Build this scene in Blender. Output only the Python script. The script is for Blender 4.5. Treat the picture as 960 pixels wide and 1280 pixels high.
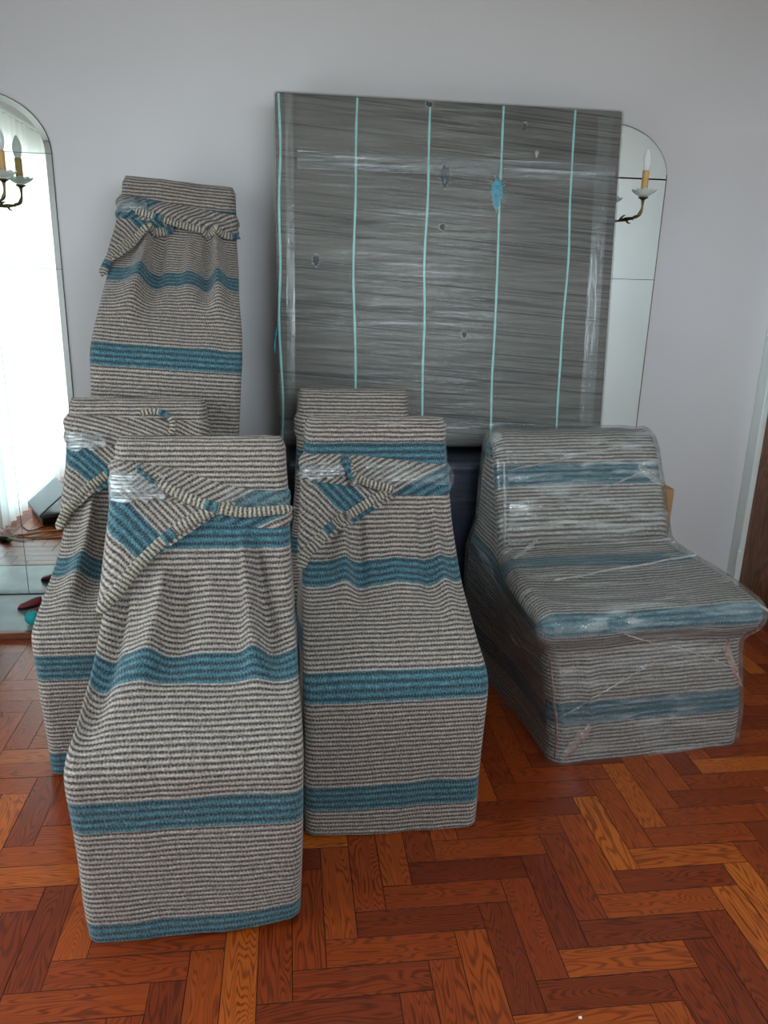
import bpy, bmesh, math, random
from mathutils import Vector, Matrix, noise as mnoise
random.seed(7)
R = math.radians
for o in list(bpy.data.objects):
    bpy.data.objects.remove(o, do_unlink=True)
scene = bpy.context.scene
COL = scene.collection

# ------------------------------------------------------------------ camera, sky, exposure
CAM_H, PITCH, ROLL, YAW, FPX = 1.45, R(16.7), R(1.6), R(7.3), 962.0
_r0 = Vector((math.cos(YAW), -math.sin(YAW), 0)); _hf = Vector((math.sin(YAW), math.cos(YAW), 0)); _up = Vector((0, 0, 1))
_fw = math.cos(PITCH) * _hf - math.sin(PITCH) * _up
_u0 = math.sin(PITCH) * _hf + math.cos(PITCH) * _up
CR = math.cos(ROLL) * _r0 + math.sin(ROLL) * _u0
CU = -math.sin(ROLL) * _r0 + math.cos(ROLL) * _u0
cam_data = bpy.data.cameras.new('camera')
cam_data.sensor_fit = 'VERTICAL'; cam_data.sensor_height = 36.0; cam_data.lens = FPX / 1280 * 36.0
cam_data.clip_start = 0.05
cam = bpy.data.objects.new('camera', cam_data); COL.objects.link(cam)
cam.matrix_world = Matrix(((CR.x, CU.x, -_fw.x, 0), (CR.y, CU.y, -_fw.y, 0), (CR.z, CU.z, -_fw.z, CAM_H), (0, 0, 0, 1)))
scene.camera = cam

def project(p):
    d = Vector(p) - Vector((0, 0, CAM_H)); w = d.dot(_fw)
    if w <= 0.05: return None
    return 480 + FPX * d.dot(CR) / w, 640 - FPX * d.dot(CU) / w, w

SKY = 13.2
world = bpy.data.worlds.new('daylight'); scene.world = world; world.use_nodes = True
wn = world.node_tree; wn.nodes.clear()
w_out = wn.nodes.new('ShaderNodeOutputWorld'); w_bg = wn.nodes.new('ShaderNodeBackground')
w_tc = wn.nodes.new('ShaderNodeTexCoord'); w_sep = wn.nodes.new('ShaderNodeSeparateXYZ')
w_ramp = wn.nodes.new('ShaderNodeValToRGB'); w_map = wn.nodes.new('ShaderNodeMapRange')
w_map.inputs['From Min'].default_value = -1; w_map.inputs['From Max'].default_value = 1
wn.links.new(w_tc.outputs['Generated'], w_sep.inputs[0]); wn.links.new(w_sep.outputs['Z'], w_map.inputs['Value'])
wn.links.new(w_map.outputs[0], w_ramp.inputs[0]); wn.links.new(w_ramp.outputs[0], w_bg.inputs[0]); wn.links.new(w_bg.outputs[0], w_out.inputs[0])
e = w_ramp.color_ramp.elements
e[0].position = 0.46; e[0].color = (0.27, 0.26, 0.24, 1)
e[1].position = 0.52; e[1].color = (0.78, 0.90, 1.0, 1)
e2 = w_ramp.color_ramp.elements.new(1.0); e2.color = (0.80, 0.93, 1.0, 1)
w_bg.inputs['Strength'].default_value = SKY
vs = scene.view_settings
vs.view_transform = 'Standard'; vs.look = 'None'; vs.gamma = 1.0; vs.use_curve_mapping = False; vs.exposure = 0.0

# room dimensions: mirror wall at y=WY, window wall at x=XL, door wall at x=XR
WY, XL, XR, YB, ZC = 3.45, -1.74, 2.24, -0.50, 2.62
WIN_Y0, WIN_Y1, WIN_Z0, WIN_Z1 = -0.05, 2.35, 0.08, 2.28
FW_X0, FW_X1, FW_Z0, FW_Z1 = 0.15, 2.05, 1.42, 2.56      # second window, behind the camera
portal = bpy.data.lights.new('window_portal', 'AREA'); portal.shape = 'RECTANGLE'
portal.size = WIN_Z1 - WIN_Z0; portal.size_y = WIN_Y1 - WIN_Y0; portal.cycles.is_portal = True
po = bpy.data.objects.new('window_portal', portal); COL.objects.link(po)
po.location = (XL - 0.14, (WIN_Y0 + WIN_Y1) / 2, (WIN_Z0 + WIN_Z1) / 2); po.rotation_euler = (0, R(-90), 0)
portal2 = bpy.data.lights.new('window_portal_behind', 'AREA'); portal2.shape = 'RECTANGLE'
portal2.size = FW_X1 - FW_X0; portal2.size_y = FW_Z1 - FW_Z0; portal2.cycles.is_portal = True
po2 = bpy.data.objects.new('window_portal_behind', portal2); COL.objects.link(po2)
po2.location = ((FW_X0 + FW_X1) / 2, YB - 0.14, (FW_Z0 + FW_Z1) / 2); po2.rotation_euler = (R(90), 0, 0)

# ------------------------------------------------------------------ helpers
def srgb(r, g, b):
    f = lambda c: (c / 255 / 12.92) if c / 255 <= 0.04045 else ((c / 255 + 0.055) / 1.055) ** 2.4
    return (f(r), f(g), f(b), 1)

class NT:
    """tiny node-tree writer"""
    def __init__(s, name):
        s.m = bpy.data.materials.new(name); s.m.use_nodes = True
        s.t = s.m.node_tree; s.t.nodes.clear()
        s.out = s.t.nodes.new('ShaderNodeOutputMaterial')
    def n(s, kind, **kw):
        nd = s.t.nodes.new('ShaderNode' + kind)
        for k, v in kw.items(): setattr(nd, k, v)
        return nd
    def put(s, sock, v):
        if isinstance(v, bpy.types.NodeSocket): s.t.links.new(v, sock)
        elif v is not None: sock.default_value = v
    def math(s, op, a, b=None, c=None, clamp=False):
        nd = s.n('Math', operation=op, use_clamp=clamp)
        for i, v in enumerate((a, b, c)):
            if v is not None: s.put(nd.inputs[i], v)
        return nd.outputs[0]
    def mix(s, f, a, b, blend='MIX'):
        nd = s.n('Mix', data_type='RGBA', blend_type=blend)
        s.put(nd.inputs[0], f); s.put(nd.inputs[6], a); s.put(nd.inputs[7], b)
        return nd.outputs[2]
    def ramp(s, f, stops, interp='LINEAR'):
        nd = s.n('ValToRGB'); s.put(nd.inputs[0], f); cr = nd.color_ramp; cr.interpolation = interp
        while len(cr.elements) < len(stops): cr.elements.new(0.5)
        for el, (p, c) in zip(cr.elements, stops):
            el.position = p; el.color = c if len(c) == 4 else (c[0], c[0], c[0], 1)
        return nd.outputs[0]
    def noise(s, vec, scale, detail=2.0, rough=0.5, dist=0.0):
        nd = s.n('TexNoise'); s.put(nd.inputs['Vector'], vec); nd.inputs['Scale'].default_value = scale
        nd.inputs['Detail'].default_value = detail; nd.inputs['Roughness'].default_value = rough; nd.inputs['Distortion'].default_value = dist
        return nd.outputs[0]
    def mapping(s, vec, scale=(1, 1, 1), rot=(0, 0, 0), loc=(0, 0, 0)):
        nd = s.n('Mapping'); s.put(nd.inputs[0], vec)
        s.put(nd.inputs['Scale'], scale); s.put(nd.inputs['Rotation'], rot); s.put(nd.inputs['Location'], loc)
        return nd.outputs[0]
    def bump(s, h, strength=0.3, dist=0.005, normal=None):
        nd = s.n('Bump'); nd.inputs['Strength'].default_value = strength; nd.inputs['Distance'].default_value = dist
        s.put(nd.inputs['Height'], h)
        if normal is not None: s.put(nd.inputs['Normal'], normal)
        return nd.outputs[0]
    def principled(s, color, rough=0.6, metal=0.0, normal=None, spec=None, **kw):
        nd = s.n('BsdfPrincipled'); s.put(nd.inputs['Base Color'], color); s.put(nd.inputs['Roughness'], rough)
        nd.inputs['Metallic'].default_value = metal
        if spec is not None: s.put(nd.inputs['Specular IOR Level'], spec)
        if normal is not None: s.put(nd.inputs['Normal'], normal)
        for k, v in kw.items(): s.put(nd.inputs[k.replace('_', ' ')], v)
        return nd.outputs[0]
    def done(s, sh):
        s.t.links.new(sh, s.out.inputs[0]); return s.m

def simple(name, color, rough=0.6, metal=0.0, nscale=None, namt=0.15, bump=0.0, **kw):
    t = NT(name); tc = t.n('TexCoord').outputs['Object']; c = color; nrm = None
    if nscale:
        nz = t.noise(tc, nscale, 3.0)
        dark = tuple(x * (1 - namt) for x in color[:3]) + (1,); lite = tuple(min(1, x * (1 + namt)) for x in color[:3]) + (1,)
        c = t.ramp(nz, [(0.3, dark), (0.7, lite)])
        if bump: nrm = t.bump(nz, bump, 0.003)
    return t.done(t.principled(c, rough, metal, nrm, **kw))

def mesh_obj(name, verts, faces, mat, parent=None, uvs=None, smooth=True):
    me = bpy.data.meshes.new(name); me.from_pydata([tuple(v) for v in verts], [], faces)
    if uvs is not None:
        ul = me.uv_layers.new(name='UVMap')
        data = [0.0] * (2 * len(me.loops))
        vi = [0] * len(me.loops); me.loops.foreach_get('vertex_index', vi)
        for i, k in enumerate(vi):
            data[2 * i], data[2 * i + 1] = uvs[k]
        ul.data.foreach_set('uv', data)
    if smooth: me.polygons.foreach_set('use_smooth', [True] * len(me.polygons))
    me.materials.append(mat); me.update()
    o = bpy.data.objects.new(name, me); COL.objects.link(o)
    if parent: o.parent = parent
    return o

def bm_obj(name, bm, mat, parent=None, smooth=False):
    bmesh.ops.recalc_face_normals(bm, faces=bm.faces[:])
    me = bpy.data.meshes.new(name); bm.to_mesh(me); bm.free()
    if smooth: me.polygons.foreach_set('use_smooth', [True] * len(me.polygons))
    me.materials.append(mat)
    o = bpy.data.objects.new(name, me); COL.objects.link(o)
    if parent: o.parent = parent
    return o

def add_box(bm, c, s, bev=0.0, seg=1, rot=None):
    r = bmesh.ops.create_cube(bm, size=1.0); vs_ = r['verts']
    bmesh.ops.scale(bm, vec=s, verts=vs_)
    if bev > 0:
        ed = list({e_ for v in vs_ for e_ in v.link_edges})
        rb = bmesh.ops.bevel(bm, geom=ed, offset=bev, segments=seg, affect='EDGES', profile=0.5)
        vs_ = list({v for f in rb['faces'] for v in f.verts} | {v for v in vs_ if v.is_valid})
    if rot is not None: bmesh.ops.rotate(bm, cent=(0, 0, 0), matrix=rot, verts=vs_)
    bmesh.ops.translate(bm, vec=c, verts=vs_)
    return vs_

def box(name, c, s, mat, parent=None, bev=0.0, seg=1, rot=None):
    bm = bmesh.new(); add_box(bm, c, s, bev, seg, rot)
    return bm_obj(name, bm, mat, parent)

def lathe(name, prof, mat, parent=None, seg=24, loc=(0, 0, 0), cap=True):
    """prof: (r, z) list"""
    vs_, fs = [], []
    for r_, z in prof:
        for k in range(seg):
            a = 2 * math.pi * k / seg; vs_.append((loc[0] + r_ * math.cos(a), loc[1] + r_ * math.sin(a), loc[2] + z))
    for i in range(len(prof) - 1):
        for k in range(seg):
            k2 = (k + 1) % seg; fs.append((i * seg + k, i * seg + k2, (i + 1) * seg + k2, (i + 1) * seg + k))
    if cap:
        fs.append(tuple(range(seg - 1, -1, -1))); fs.append(tuple((len(prof) - 1) * seg + k for k in range(seg)))
    return mesh_obj(name, vs_, fs, mat, parent)

def catmull(pts, n):
    """n samples along a catmull-rom curve of tuples"""
    m = len(pts); out = []
    for i in range(n):
        f = i / (n - 1) * (m - 1); k = min(int(f), m - 2); t = f - k
        p0, p1, p2, p3 = pts[max(k - 1, 0)], pts[k], pts[k + 1], pts[min(k + 2, m - 1)]
        out.append(tuple(0.5 * (2 * b + (c - a) * t + (2 * a - 5 * b + 4 * c - d) * t * t + (-a + 3 * b - 3 * c + d) * t ** 3)
                         for a, b, c, d in zip(p0, p1, p2, p3)))
    return out

def tube(name, pts, rad, mat, parent=None, seg=10, n=None, flat=1.0, nrm=None, vscale=1.0, v0=0.0):
    """tube along points with UV v = length; rad a number or function of t"""
    P = [Vector(p) for p in (catmull(pts, n) if n else pts)]
    vs_, fs, uv = [], [], []; L = v0; up = Vector((0, 0, 1)); prev = None
    for i, p in enumerate(P):
        d = (P[min(i + 1, len(P) - 1)] - P[max(i - 1, 0)]).normalized()
        if nrm is not None: nn = (nrm - d * nrm.dot(d)).normalized()
        else:
            ref = prev if prev is not None else (up if abs(d.z) < 0.9 else Vector((1, 0, 0)))
            nn = (ref - d * ref.dot(d)).normalized(); prev = nn
        b = d.cross(nn)
        if i: L += (p - P[i - 1]).length
        t = i / (len(P) - 1); r_ = rad(t) if callable(rad) else rad
        for k in range(seg + 1):
            a = 2 * math.pi * k / seg
            vs_.append(p + nn * (r_ * flat * math.cos(a)) + b * (r_ * math.sin(a))); uv.append((k / seg * 6.28 * r_, L * vscale))
    for i in range(len(P) - 1):
        for k in range(seg):
            a = i * (seg + 1) + k; fs.append((a, a + 1, a + seg + 2, a + seg + 1))
    fs.append(tuple(range(seg, -1, -1))); fs.append(tuple((len(P) - 1) * (seg + 1) + k for k in range(seg + 1)))
    return mesh_obj(name, vs_, fs, mat, parent, uv)

def tag(o, label=None, cat=None, group=None, kind=None):
    if label: o['label'] = label
    if cat: o['category'] = cat
    if group: o['group'] = group
    if kind: o['kind'] = kind
    return o

def empty(name, loc=(0, 0, 0), rz=0.0, rot=None):
    o = bpy.data.objects.new(name, None); COL.objects.link(o); o.empty_display_size = 0.1
    o.location = loc; o.rotation_euler = rot if rot else (0, 0, rz)
    return o

def sstep(a, b, x):
    t = max(0.0, min(1.0, (x - a) / (b - a))); return t * t * (3 - 2 * t)

# ------------------------------------------------------------------ materials
def mat_wall():
    t = NT('painted_plaster'); tc = t.n('TexCoord').outputs['Object']
    a = t.noise(tc, 1.3, 2.0); b = t.noise(tc, 60.0, 4.0)
    c = t.ramp(a, [(0.3, srgb(212, 208, 209)), (0.7, srgb(217, 212, 213))])
    return t.done(t.principled(c, 0.75, normal=t.bump(b, 0.08, 0.002)))
M_WALL = mat_wall()
M_CEIL = simple('ceiling_paint', srgb(214, 214, 210), 0.9, nscale=4, namt=0.02)
M_WHITE = simple('white_gloss_paint', srgb(226, 230, 226), 0.35, nscale=20, namt=0.02)

def mat_fabric(name, hem=False):
    t = NT(name); uv = t.n('UVMap').outputs[0]
    sp = t.n('SeparateXYZ'); t.put(sp.inputs[0], uv); u, v = sp.outputs[0], sp.outputs[1]
    P, B, BW = (0.0105, 0.30, 0.030) if hem else (0.0134, 0.337, 0.078)
    wob = t.math('MULTIPLY', t.math('SUBTRACT', t.noise(t.mapping(uv, (9, 30, 1)), 1.0, 2.0), 0.5), 0.006)
    vv = t.math('ADD', v, wob)
    row = t.math('FLOOR', t.math('DIVIDE', vv, P))
    ph = t.math('MULTIPLY', t.math('FRACT', t.math('DIVIDE', vv, P)), 6.2832)
    s = t.math('SINE', ph)
    # diagonal yarn ticks along each row
    jit = t.math('MULTIPLY', t.noise(t.mapping(uv, (30, 75, 1)), 1.0, 2.0), 14.0)
    tick = t.math('SINE', t.math('ADD', t.math('ADD', t.math('MULTIPLY', u, 6.2832 / 0.0078), t.math('MULTIPLY', row, 2.6)), jit))
    fine = t.noise(t.mapping(uv, (150, 230, 1)), 1.0, 3.0, 0.7)
    m = t.math('ADD', s, t.math('MULTIPLY', tick, 0.38)); m = t.math('ADD', m, t.math('MULTIPLY', t.math('SUBTRACT', fine, 0.5), 3.4))
    stripe = t.math('ADD', t.math('MULTIPLY', m, 0.50), 0.47, clamp=True)
    tone = t.noise(t.mapping(uv, (60, 130, 1)), 1.0, 2.0)
    light = t.ramp(tone, [(0.3, srgb(166, 156, 138)), (0.7, srgb(198, 188, 168))]) if hem else t.ramp(tone, [(0.3, srgb(152, 140, 132)), (0.7, srgb(194, 180, 168))])
    dark = t.ramp(fine, [(0.25, srgb(40, 38, 40)), (0.75, srgb(92, 84, 84))])
    base = t.mix(stripe, dark, light)
    # blue bands
    f = t.math('MULTIPLY', t.math('FRACT', t.math('DIVIDE', vv, B)), B)
    inband = t.math('MULTIPLY', t.math('GREATER_THAN', f, 0.0), t.math('LESS_THAN', f, BW))
    s3 = t.math('SINE', t.math('ADD', t.math('MULTIPLY', f, 6.2832 / 0.0195), 0.9))
    m3 = t.math('ADD', t.math('ADD', t.math('MULTIPLY', s3, 0.6), t.math('MULTIPLY', tick, 0.38)), t.math('MULTIPLY', t.math('SUBTRACT', fine, 0.5), 3.4))
    bl = t.math('ADD', t.math('MULTIPLY', m3, 0.5), 0.44, clamp=True)
    hue = t.ramp(tone, [(0.3, srgb(64, 106, 122)), (0.7, srgb(102, 148, 158))])
    blue = t.mix(bl, srgb(44, 50, 56), hue)
    col = t.mix(inband, base, blue)
    hgt = t.math('ADD', t.math('MULTIPLY', s, 0.5), t.math('MULTIPLY', tick, 0.25)); hgt = t.math('ADD', hgt, fine)
    return t.done(t.principled(col, 0.95, normal=t.bump(hgt, 0.55, 0.003), spec=0.15, Sheen_Weight=0.15))
M_FAB = mat_fabric('striped_woven_fabric'); M_HEM = mat_fabric('selvedge_weave', True)

def mat_film(name, sc=(3, 60, 1), base=0.03, streak=0.30, gl=0.16, cw=0.6, tint=(0.86, 0.92, 0.93, 1), wr=14.0):
    """stretch film: mostly clear, glossy, whitish where stretched into streaks"""
    t = NT(name); uv = t.n('UVMap').outputs[0]
    st = t.noise(t.mapping(uv, sc), 1.0, 4.0, 0.65, 0.6)
    big = t.noise(t.mapping(uv, (2.2, 5.0, 1)), 1.0, 2.0)
    k = t.ramp(st, [(0.48, (0,)), (0.75, (1,))])
    bg = t.ramp(big, [(0.4, (0,)), (0.68, (1,))])
    kk = t.math('MULTIPLY', k, t.math('ADD', 0.25, bg), clamp=True)
    bmpn = t.math('ADD', st, t.math('MULTIPLY', t.noise(uv, wr, 3.0, 0.6), 0.8))
    nrm = t.bump(bmpn, 0.55, 0.010)
    g = t.n('BsdfGlossy'); g.inputs['Roughness'].default_value = 0.12; g.inputs['Color'].default_value = (1, 1, 1, 1); t.put(g.inputs['Normal'], nrm)
    d = t.n('BsdfDiffuse'); d.inputs['Color'].default_value = tint
    tr = t.n('BsdfTransparent'); tr.inputs['Color'].default_value = (0.97, 0.98, 0.98, 1)
    lw = t.n('LayerWeight'); lw.inputs['Blend'].default_value = 0.35; t.put(lw.inputs['Normal'], nrm)
    m1 = t.n('MixShader'); t.put(m1.inputs[0], t.math('ADD', base, t.math('MULTIPLY', kk, streak), clamp=True)); t.put(m1.inputs[1], tr.outputs[0]); t.put(m1.inputs[2], d.outputs[0])
    m2 = t.n('MixShader'); t.put(m2.inputs[0], t.math('ADD', t.math('MULTIPLY', lw.outputs['Fresnel'], cw), t.math('MULTIPLY', kk, gl), clamp=True))
    t.put(m2.inputs[1], m1.outputs[0]); t.put(m2.inputs[2], g.outputs[0])
    return t.done(m2.outputs[0])
M_FILM = mat_film('stretch_film')
M_FILM_PATCH = mat_film('bunched_stretch_film', (4, 120, 1), 0.10, 0.9, 0.55, 0.9, (0.9, 0.95, 0.97, 1))
M_FILM_PANEL = mat_film('panel_stretch_film', (1.6, 46, 1), 0.05, 0.15, 0.03, 0.35, (0.72, 0.76, 0.74, 1))

def mat_plank(name, attr):
    t = NT(name)
    if attr:
        at = t.n('Attribute', attribute_name='plank_rnd'); rnd = at.outputs['Fac']; co = t.n('UVMap').outputs[0]
    else:
        rnd = t.n('ObjectInfo').outputs['Random']; co = t.n('TexCoord').outputs['Object']
    off = t.n('CombineXYZ'); t.put(off.inputs[0], t.math('MULTIPLY', rnd, 37.0)); t.put(off.inputs[1], t.math('MULTIPLY', rnd, 91.0)); t.put(off.inputs[2], t.math('MULTIPLY', rnd, 13.0))
    va = t.n('VectorMath', operation='ADD'); t.put(va.inputs[0], co); t.put(va.inputs[1], off.outputs[0])
    p = va.outputs[0]
    r2 = t.math('FRACT', t.math('MULTIPLY', rnd, 7.31)); r3 = t.math('FRACT', t.math('MULTIPLY', rnd, 23.7))
    low = t.noise(t.mapping(p, (3.2, 22, 1)), 1.0, 1.5, 0.4)
    rings = t.math('MULTIPLY', low, t.math('ADD', 12.0, t.math('MULTIPLY', r3, 20.0)))
    w = t.math('SINE', t.math('MULTIPLY', rings, 6.2832))
    fib = t.noise(t.mapping(p, (14, 420, 1)), 1.0, 3.0, 0.65)
    g = t.math('ADD', t.math('MULTIPLY', w, 0.30), t.math('MULTIPLY', t.math('SUBTRACT', fib, 0.5), 0.9))
    g = t.math('ADD', g, 0.5, clamp=True)
    lt = t.ramp(r2, [(0.0, srgb(112, 42, 16)), (0.4, srgb(138, 56, 18)), (0.8, srgb(160, 73, 22)), (1.0, srgb(186, 98, 32))])
    dk = t.ramp(r2, [(0.0, srgb(70, 22, 10)), (0.5, srgb(94, 32, 11)), (1.0, srgb(118, 48, 14))])
    col = t.mix(t.ramp(g, [(0.12, (0,)), (0.55, (1,))]), dk, lt)
    rg = t.math('ADD', 0.24, t.math('MULTIPLY', t.noise(co, 30.0, 3.0), 0.14))
    return t.done(t.principled(col, rg, normal=t.bump(fib, 0.06, 0.001), spec=0.45))
M_PLANK = mat_plank('varnished_parquet', False)
M_PLANK_FAR = mat_plank('varnished_parquet_rest', True)
M_GAP = simple('dark_joint', srgb(34, 16, 10), 0.8)

def mat_mirror():
    t = NT('mirror_silver')
    return t.done(t.principled((0.86, 0.92, 0.89, 1), 0.01, 1.0))
M_MIRROR = mat_mirror()
M_MIRROR_EDGE = simple('mirror_cut_edge', srgb(52, 66, 62), 0.3)
M_BRASS = simple('aged_brass', srgb(112, 92, 62), 0.38, 1.0, 60, 0.35, 0.2)
M_CANDLE = simple('amber_candle_sleeve', srgb(206, 160, 98), 0.55, nscale=40, namt=0.12)
def mat_glass(name, col, tr=0.55, rough=0.05):
    t = NT(name)
    a = t.n('BsdfTransparent'); a.inputs[0].default_value = col
    b = t.principled(col, rough, spec=0.8)
    mx = t.n('MixShader'); lw = t.n('LayerWeight'); lw.inputs[0].default_value = 0.4
    t.put(mx.inputs[0], t.math('ADD', 1 - tr, t.math('MULTIPLY', lw.outputs['Facing'], 0.4), clamp=True)); t.put(mx.inputs[1], a.outputs[0]); t.put(mx.inputs[2], b)
    return t.done(mx.outputs[0])
M_DISH = mat_glass('cut_glass', (0.86, 0.9, 0.86, 1), 0.5)
M_BULB = mat_glass('frosted_bulb_glass', (0.9, 0.92, 0.9, 1), 0.25, 0.2)
M_PANE = mat_glass('window_glass', (0.96, 0.98, 0.97, 1), 0.97)
M_CARD = simple('corrugated_cardboard', srgb(176, 132, 92), 0.85, nscale=30, namt=0.08)
M_TAPE = simple('brown_packing_tape', srgb(150, 112, 74), 0.3)

def mat_door():
    t = NT('walnut_veneer'); tc = t.n('TexCoord').outputs['Object']
    lo = t.noise(t.mapping(tc, (2, 5, 0.9)), 1.6, 3.0, 0.5, 1.2)
    w = t.math('SINE', t.math('MULTIPLY', lo, 70.0))
    fib = t.noise(t.mapping(tc, (60, 60, 3)), 4.0, 3.0)
    f = t.math('ADD', t.math('MULTIPLY', w, 0.18), fib)
    return t.done(t.principled(t.ramp(f, [(0.25, srgb(92, 54, 32)), (0.75, srgb(146, 90, 52))]), 0.4))
M_DOOR = mat_door()

def mat_groundcloth():
    t = NT('dark_woven_ground_cloth'); tc = t.n('TexCoord').outputs['Object']
    a = t.noise(t.mapping(tc, (500, 1, 500)), 1.0, 2.0); b = t.noise(t.mapping(tc, (3, 1, 60)), 1.0, 4.0, 0.6, 0.4); c = t.noise(t.mapping(tc, (2, 1, 4)), 1.0, 2.0)
    f = t.math('ADD', t.math('MULTIPLY', a, 0.45), t.math('MULTIPLY', b, 0.4)); f = t.math('ADD', f, t.math('MULTIPLY', c, 0.25))
    rt = t.mapping(t.mapping(tc, (1, 1, 1), (0, R(-4.0), 0)), (1.1, 1, 130))
    cr = t.noise(rt, 1.0, 4.0, 0.62, 0.5); c2 = t.noise(t.mapping(tc, (0.9, 1, 5.0)), 1.0, 2.0); cr = t.math('ADD', cr, t.math('MULTIPLY', t.math('SUBTRACT', c2, 0.5), 0.35))
    col = t.ramp(f, [(0.34, srgb(56, 51, 48)), (0.70, srgb(126, 118, 110))])
    col = t.mix(t.ramp(cr, [(0.36, (0.85,)), (0.50, (0,))]), col, srgb(42, 38, 38))
    return t.done(t.principled(col, 0.75, normal=t.bump(f, 0.4, 0.004)))
M_GROUND = mat_groundcloth()
M_TURQ = simple('pale_turquoise_yarn', srgb(150, 206, 200), 0.7, nscale=90, namt=0.15)
M_CYAN = simple('cyan_lining', srgb(18, 138, 160), 0.45, nscale=60, namt=0.4, bump=0.3)
M_TEAR = simple('frayed_tear', srgb(52, 60, 64), 0.9, nscale=120, namt=0.5)
M_FRAY = simple('frayed_yarn', srgb(196, 184, 158), 0.9, nscale=90, namt=0.2)
M_NAVY = simple('navy_upholstery', srgb(20, 27, 52), 0.7, nscale=12, namt=0.2)
M_STONE = simple('grey_stone', srgb(128, 138, 138), 0.35, nscale=9, namt=0.2)
M_EDGEWOOD = simple('brown_wood_edge', srgb(120, 66, 44), 0.4, nscale=14, namt=0.2)
M_BLACK = simple('black_plastic', srgb(24, 24, 26), 0.4, nscale=30, namt=0.1)
M_SILVER = simple('grey_aluminium', srgb(96, 97, 102), 0.55, 0.2, 30, 0.05)
M_RED = simple('dark_red_leather', srgb(120, 40, 44), 0.5, nscale=30, namt=0.2)
M_TEAL = simple('teal_rubber', srgb(20, 168, 172), 0.5, nscale=20, namt=0.1)
M_ORANGE = simple('orange_cable', srgb(190, 130, 90), 0.5, nscale=20, namt=0.1)
M_GREEN = simple('green_plastic', srgb(80, 150, 60), 0.4, nscale=20, namt=0.1)
def mat_curtain():
    t = NT('sheer_white_curtain')
    a = t.n('BsdfTransparent'); a.inputs[0].default_value = (1, 1, 1, 1)
    b = t.n('BsdfTranslucent'); b.inputs[0].default_value = (0.93, 0.95, 0.95, 1)
    d = t.n('BsdfDiffuse'); d.inputs[0].default_value = (0.86, 0.88, 0.88, 1)
    m1 = t.n('MixShader'); m1.inputs[0].default_value = 0.5; t.put(m1.inputs[1], b.outputs[0]); t.put(m1.inputs[2], d.outputs[0])
    m2 = t.n('MixShader'); m2.inputs[0].default_value = 0.86; t.put(m2.inputs[1], a.outputs[0]); t.put(m2.inputs[2], m1.outputs[0])
    return t.done(m2.outputs[0])
M_CURTAIN = mat_curtain()

# ------------------------------------------------------------------ room shell
TH = 0.12
def struct(o): o['kind'] = 'structure'; return o
struct(box('wall_back', ((XL + XR) / 2, WY + TH / 2, ZC / 2), (XR - XL + 2 * TH, TH, ZC), M_WALL))
bm = bmesh.new()
add_box(bm, ((XL - TH + FW_X0) / 2, YB - TH / 2, ZC / 2), (FW_X0 - XL + TH, TH, ZC))
add_box(bm, ((XR + TH + FW_X1) / 2, YB - TH / 2, ZC / 2), (XR + TH - FW_X1, TH, ZC))
add_box(bm, ((FW_X0 + FW_X1) / 2, YB - TH / 2, FW_Z0 / 2), (FW_X1 - FW_X0, TH, FW_Z0))
add_box(bm, ((FW_X0 + FW_X1) / 2, YB - TH / 2, (FW_Z1 + ZC) / 2), (FW_X1 - FW_X0, TH, ZC - FW_Z1))
struct(bm_obj('wall_front', bm, M_WALL))
struct(box('ceiling', ((XL + XR) / 2, (WY + YB) / 2, ZC + 0.05), (XR - XL + 2 * TH, WY - YB + 2 * TH, 0.1), M_CEIL))
DY0, DY1, DZ = 2.50, 3.375, 2.06       # door leaf
bm = bmesh.new()
add_box(bm, (XR + TH / 2, (YB + DY0 - 0.06) / 2, ZC / 2), (TH, DY0 - 0.06 - YB, ZC))
add_box(bm, (XR + TH / 2, (DY0 - 0.06 + WY) / 2, (DZ + 0.06 + ZC) / 2), (TH, WY - DY0 + 0.06, ZC - DZ - 0.06))
struct(bm_obj('wall_right', bm, M_WALL))
bm = bmesh.new()
add_box(bm, (XL - TH / 2, (YB + WIN_Y0) / 2, ZC / 2), (TH, WIN_Y0 - YB, ZC))
add_box(bm, (XL - TH / 2, (WIN_Y1 + WY) / 2, ZC / 2), (TH, WY - WIN_Y1, ZC))
add_box(bm, (XL - TH / 2, (WIN_Y0 + WIN_Y1) / 2, (WIN_Z1 + ZC) / 2), (TH, WIN_Y1 - WIN_Y0, ZC - WIN_Z1))
add_box(bm, (XL - TH / 2, (WIN_Y0 + WIN_Y1) / 2, WIN_Z0 / 2), (TH, WIN_Y1 - WIN_Y0, WIN_Z0))
struct(bm_obj('wall_left', bm, M_WALL))
# cornice where the ceiling meets the window wall
struct(box('trim_1', (XL + 0.03, (WY + YB) / 2, ZC - 0.03), (0.06, WY - YB, 0.06), M_WHITE, bev=0.02, seg=2))

# french window
win = struct(empty('window_1', (XL - 0.06, (WIN_Y0 + WIN_Y1) / 2, WIN_Z0)))
def wpart(name, y0, y1, z0, z1, d, mat):
    return box(name, (0, (y0 + y1) / 2 - (WIN_Y0 + WIN_Y1) / 2, (z0 + z1) / 2 - WIN_Z0), (d, y1 - y0, z1 - z0), mat, win, 0.004)
for y0, y1 in ((WIN_Y0, WIN_Y0 + 0.05), (WIN_Y1 - 0.05, WIN_Y1)): wpart('jamb', y0, y1, WIN_Z0, WIN_Z1, 0.07, M_WHITE)
wpart('head', WIN_Y0 + 0.05, WIN_Y1 - 0.05, WIN_Z1 - 0.05, WIN_Z1, 0.07, M_WHITE)
wpart('sill', WIN_Y0 + 0.05, WIN_Y1 - 0.05, WIN_Z0, WIN_Z0 + 0.05, 0.07, M_WHITE)
ym = (WIN_Y0 + WIN_Y1) / 2
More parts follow.
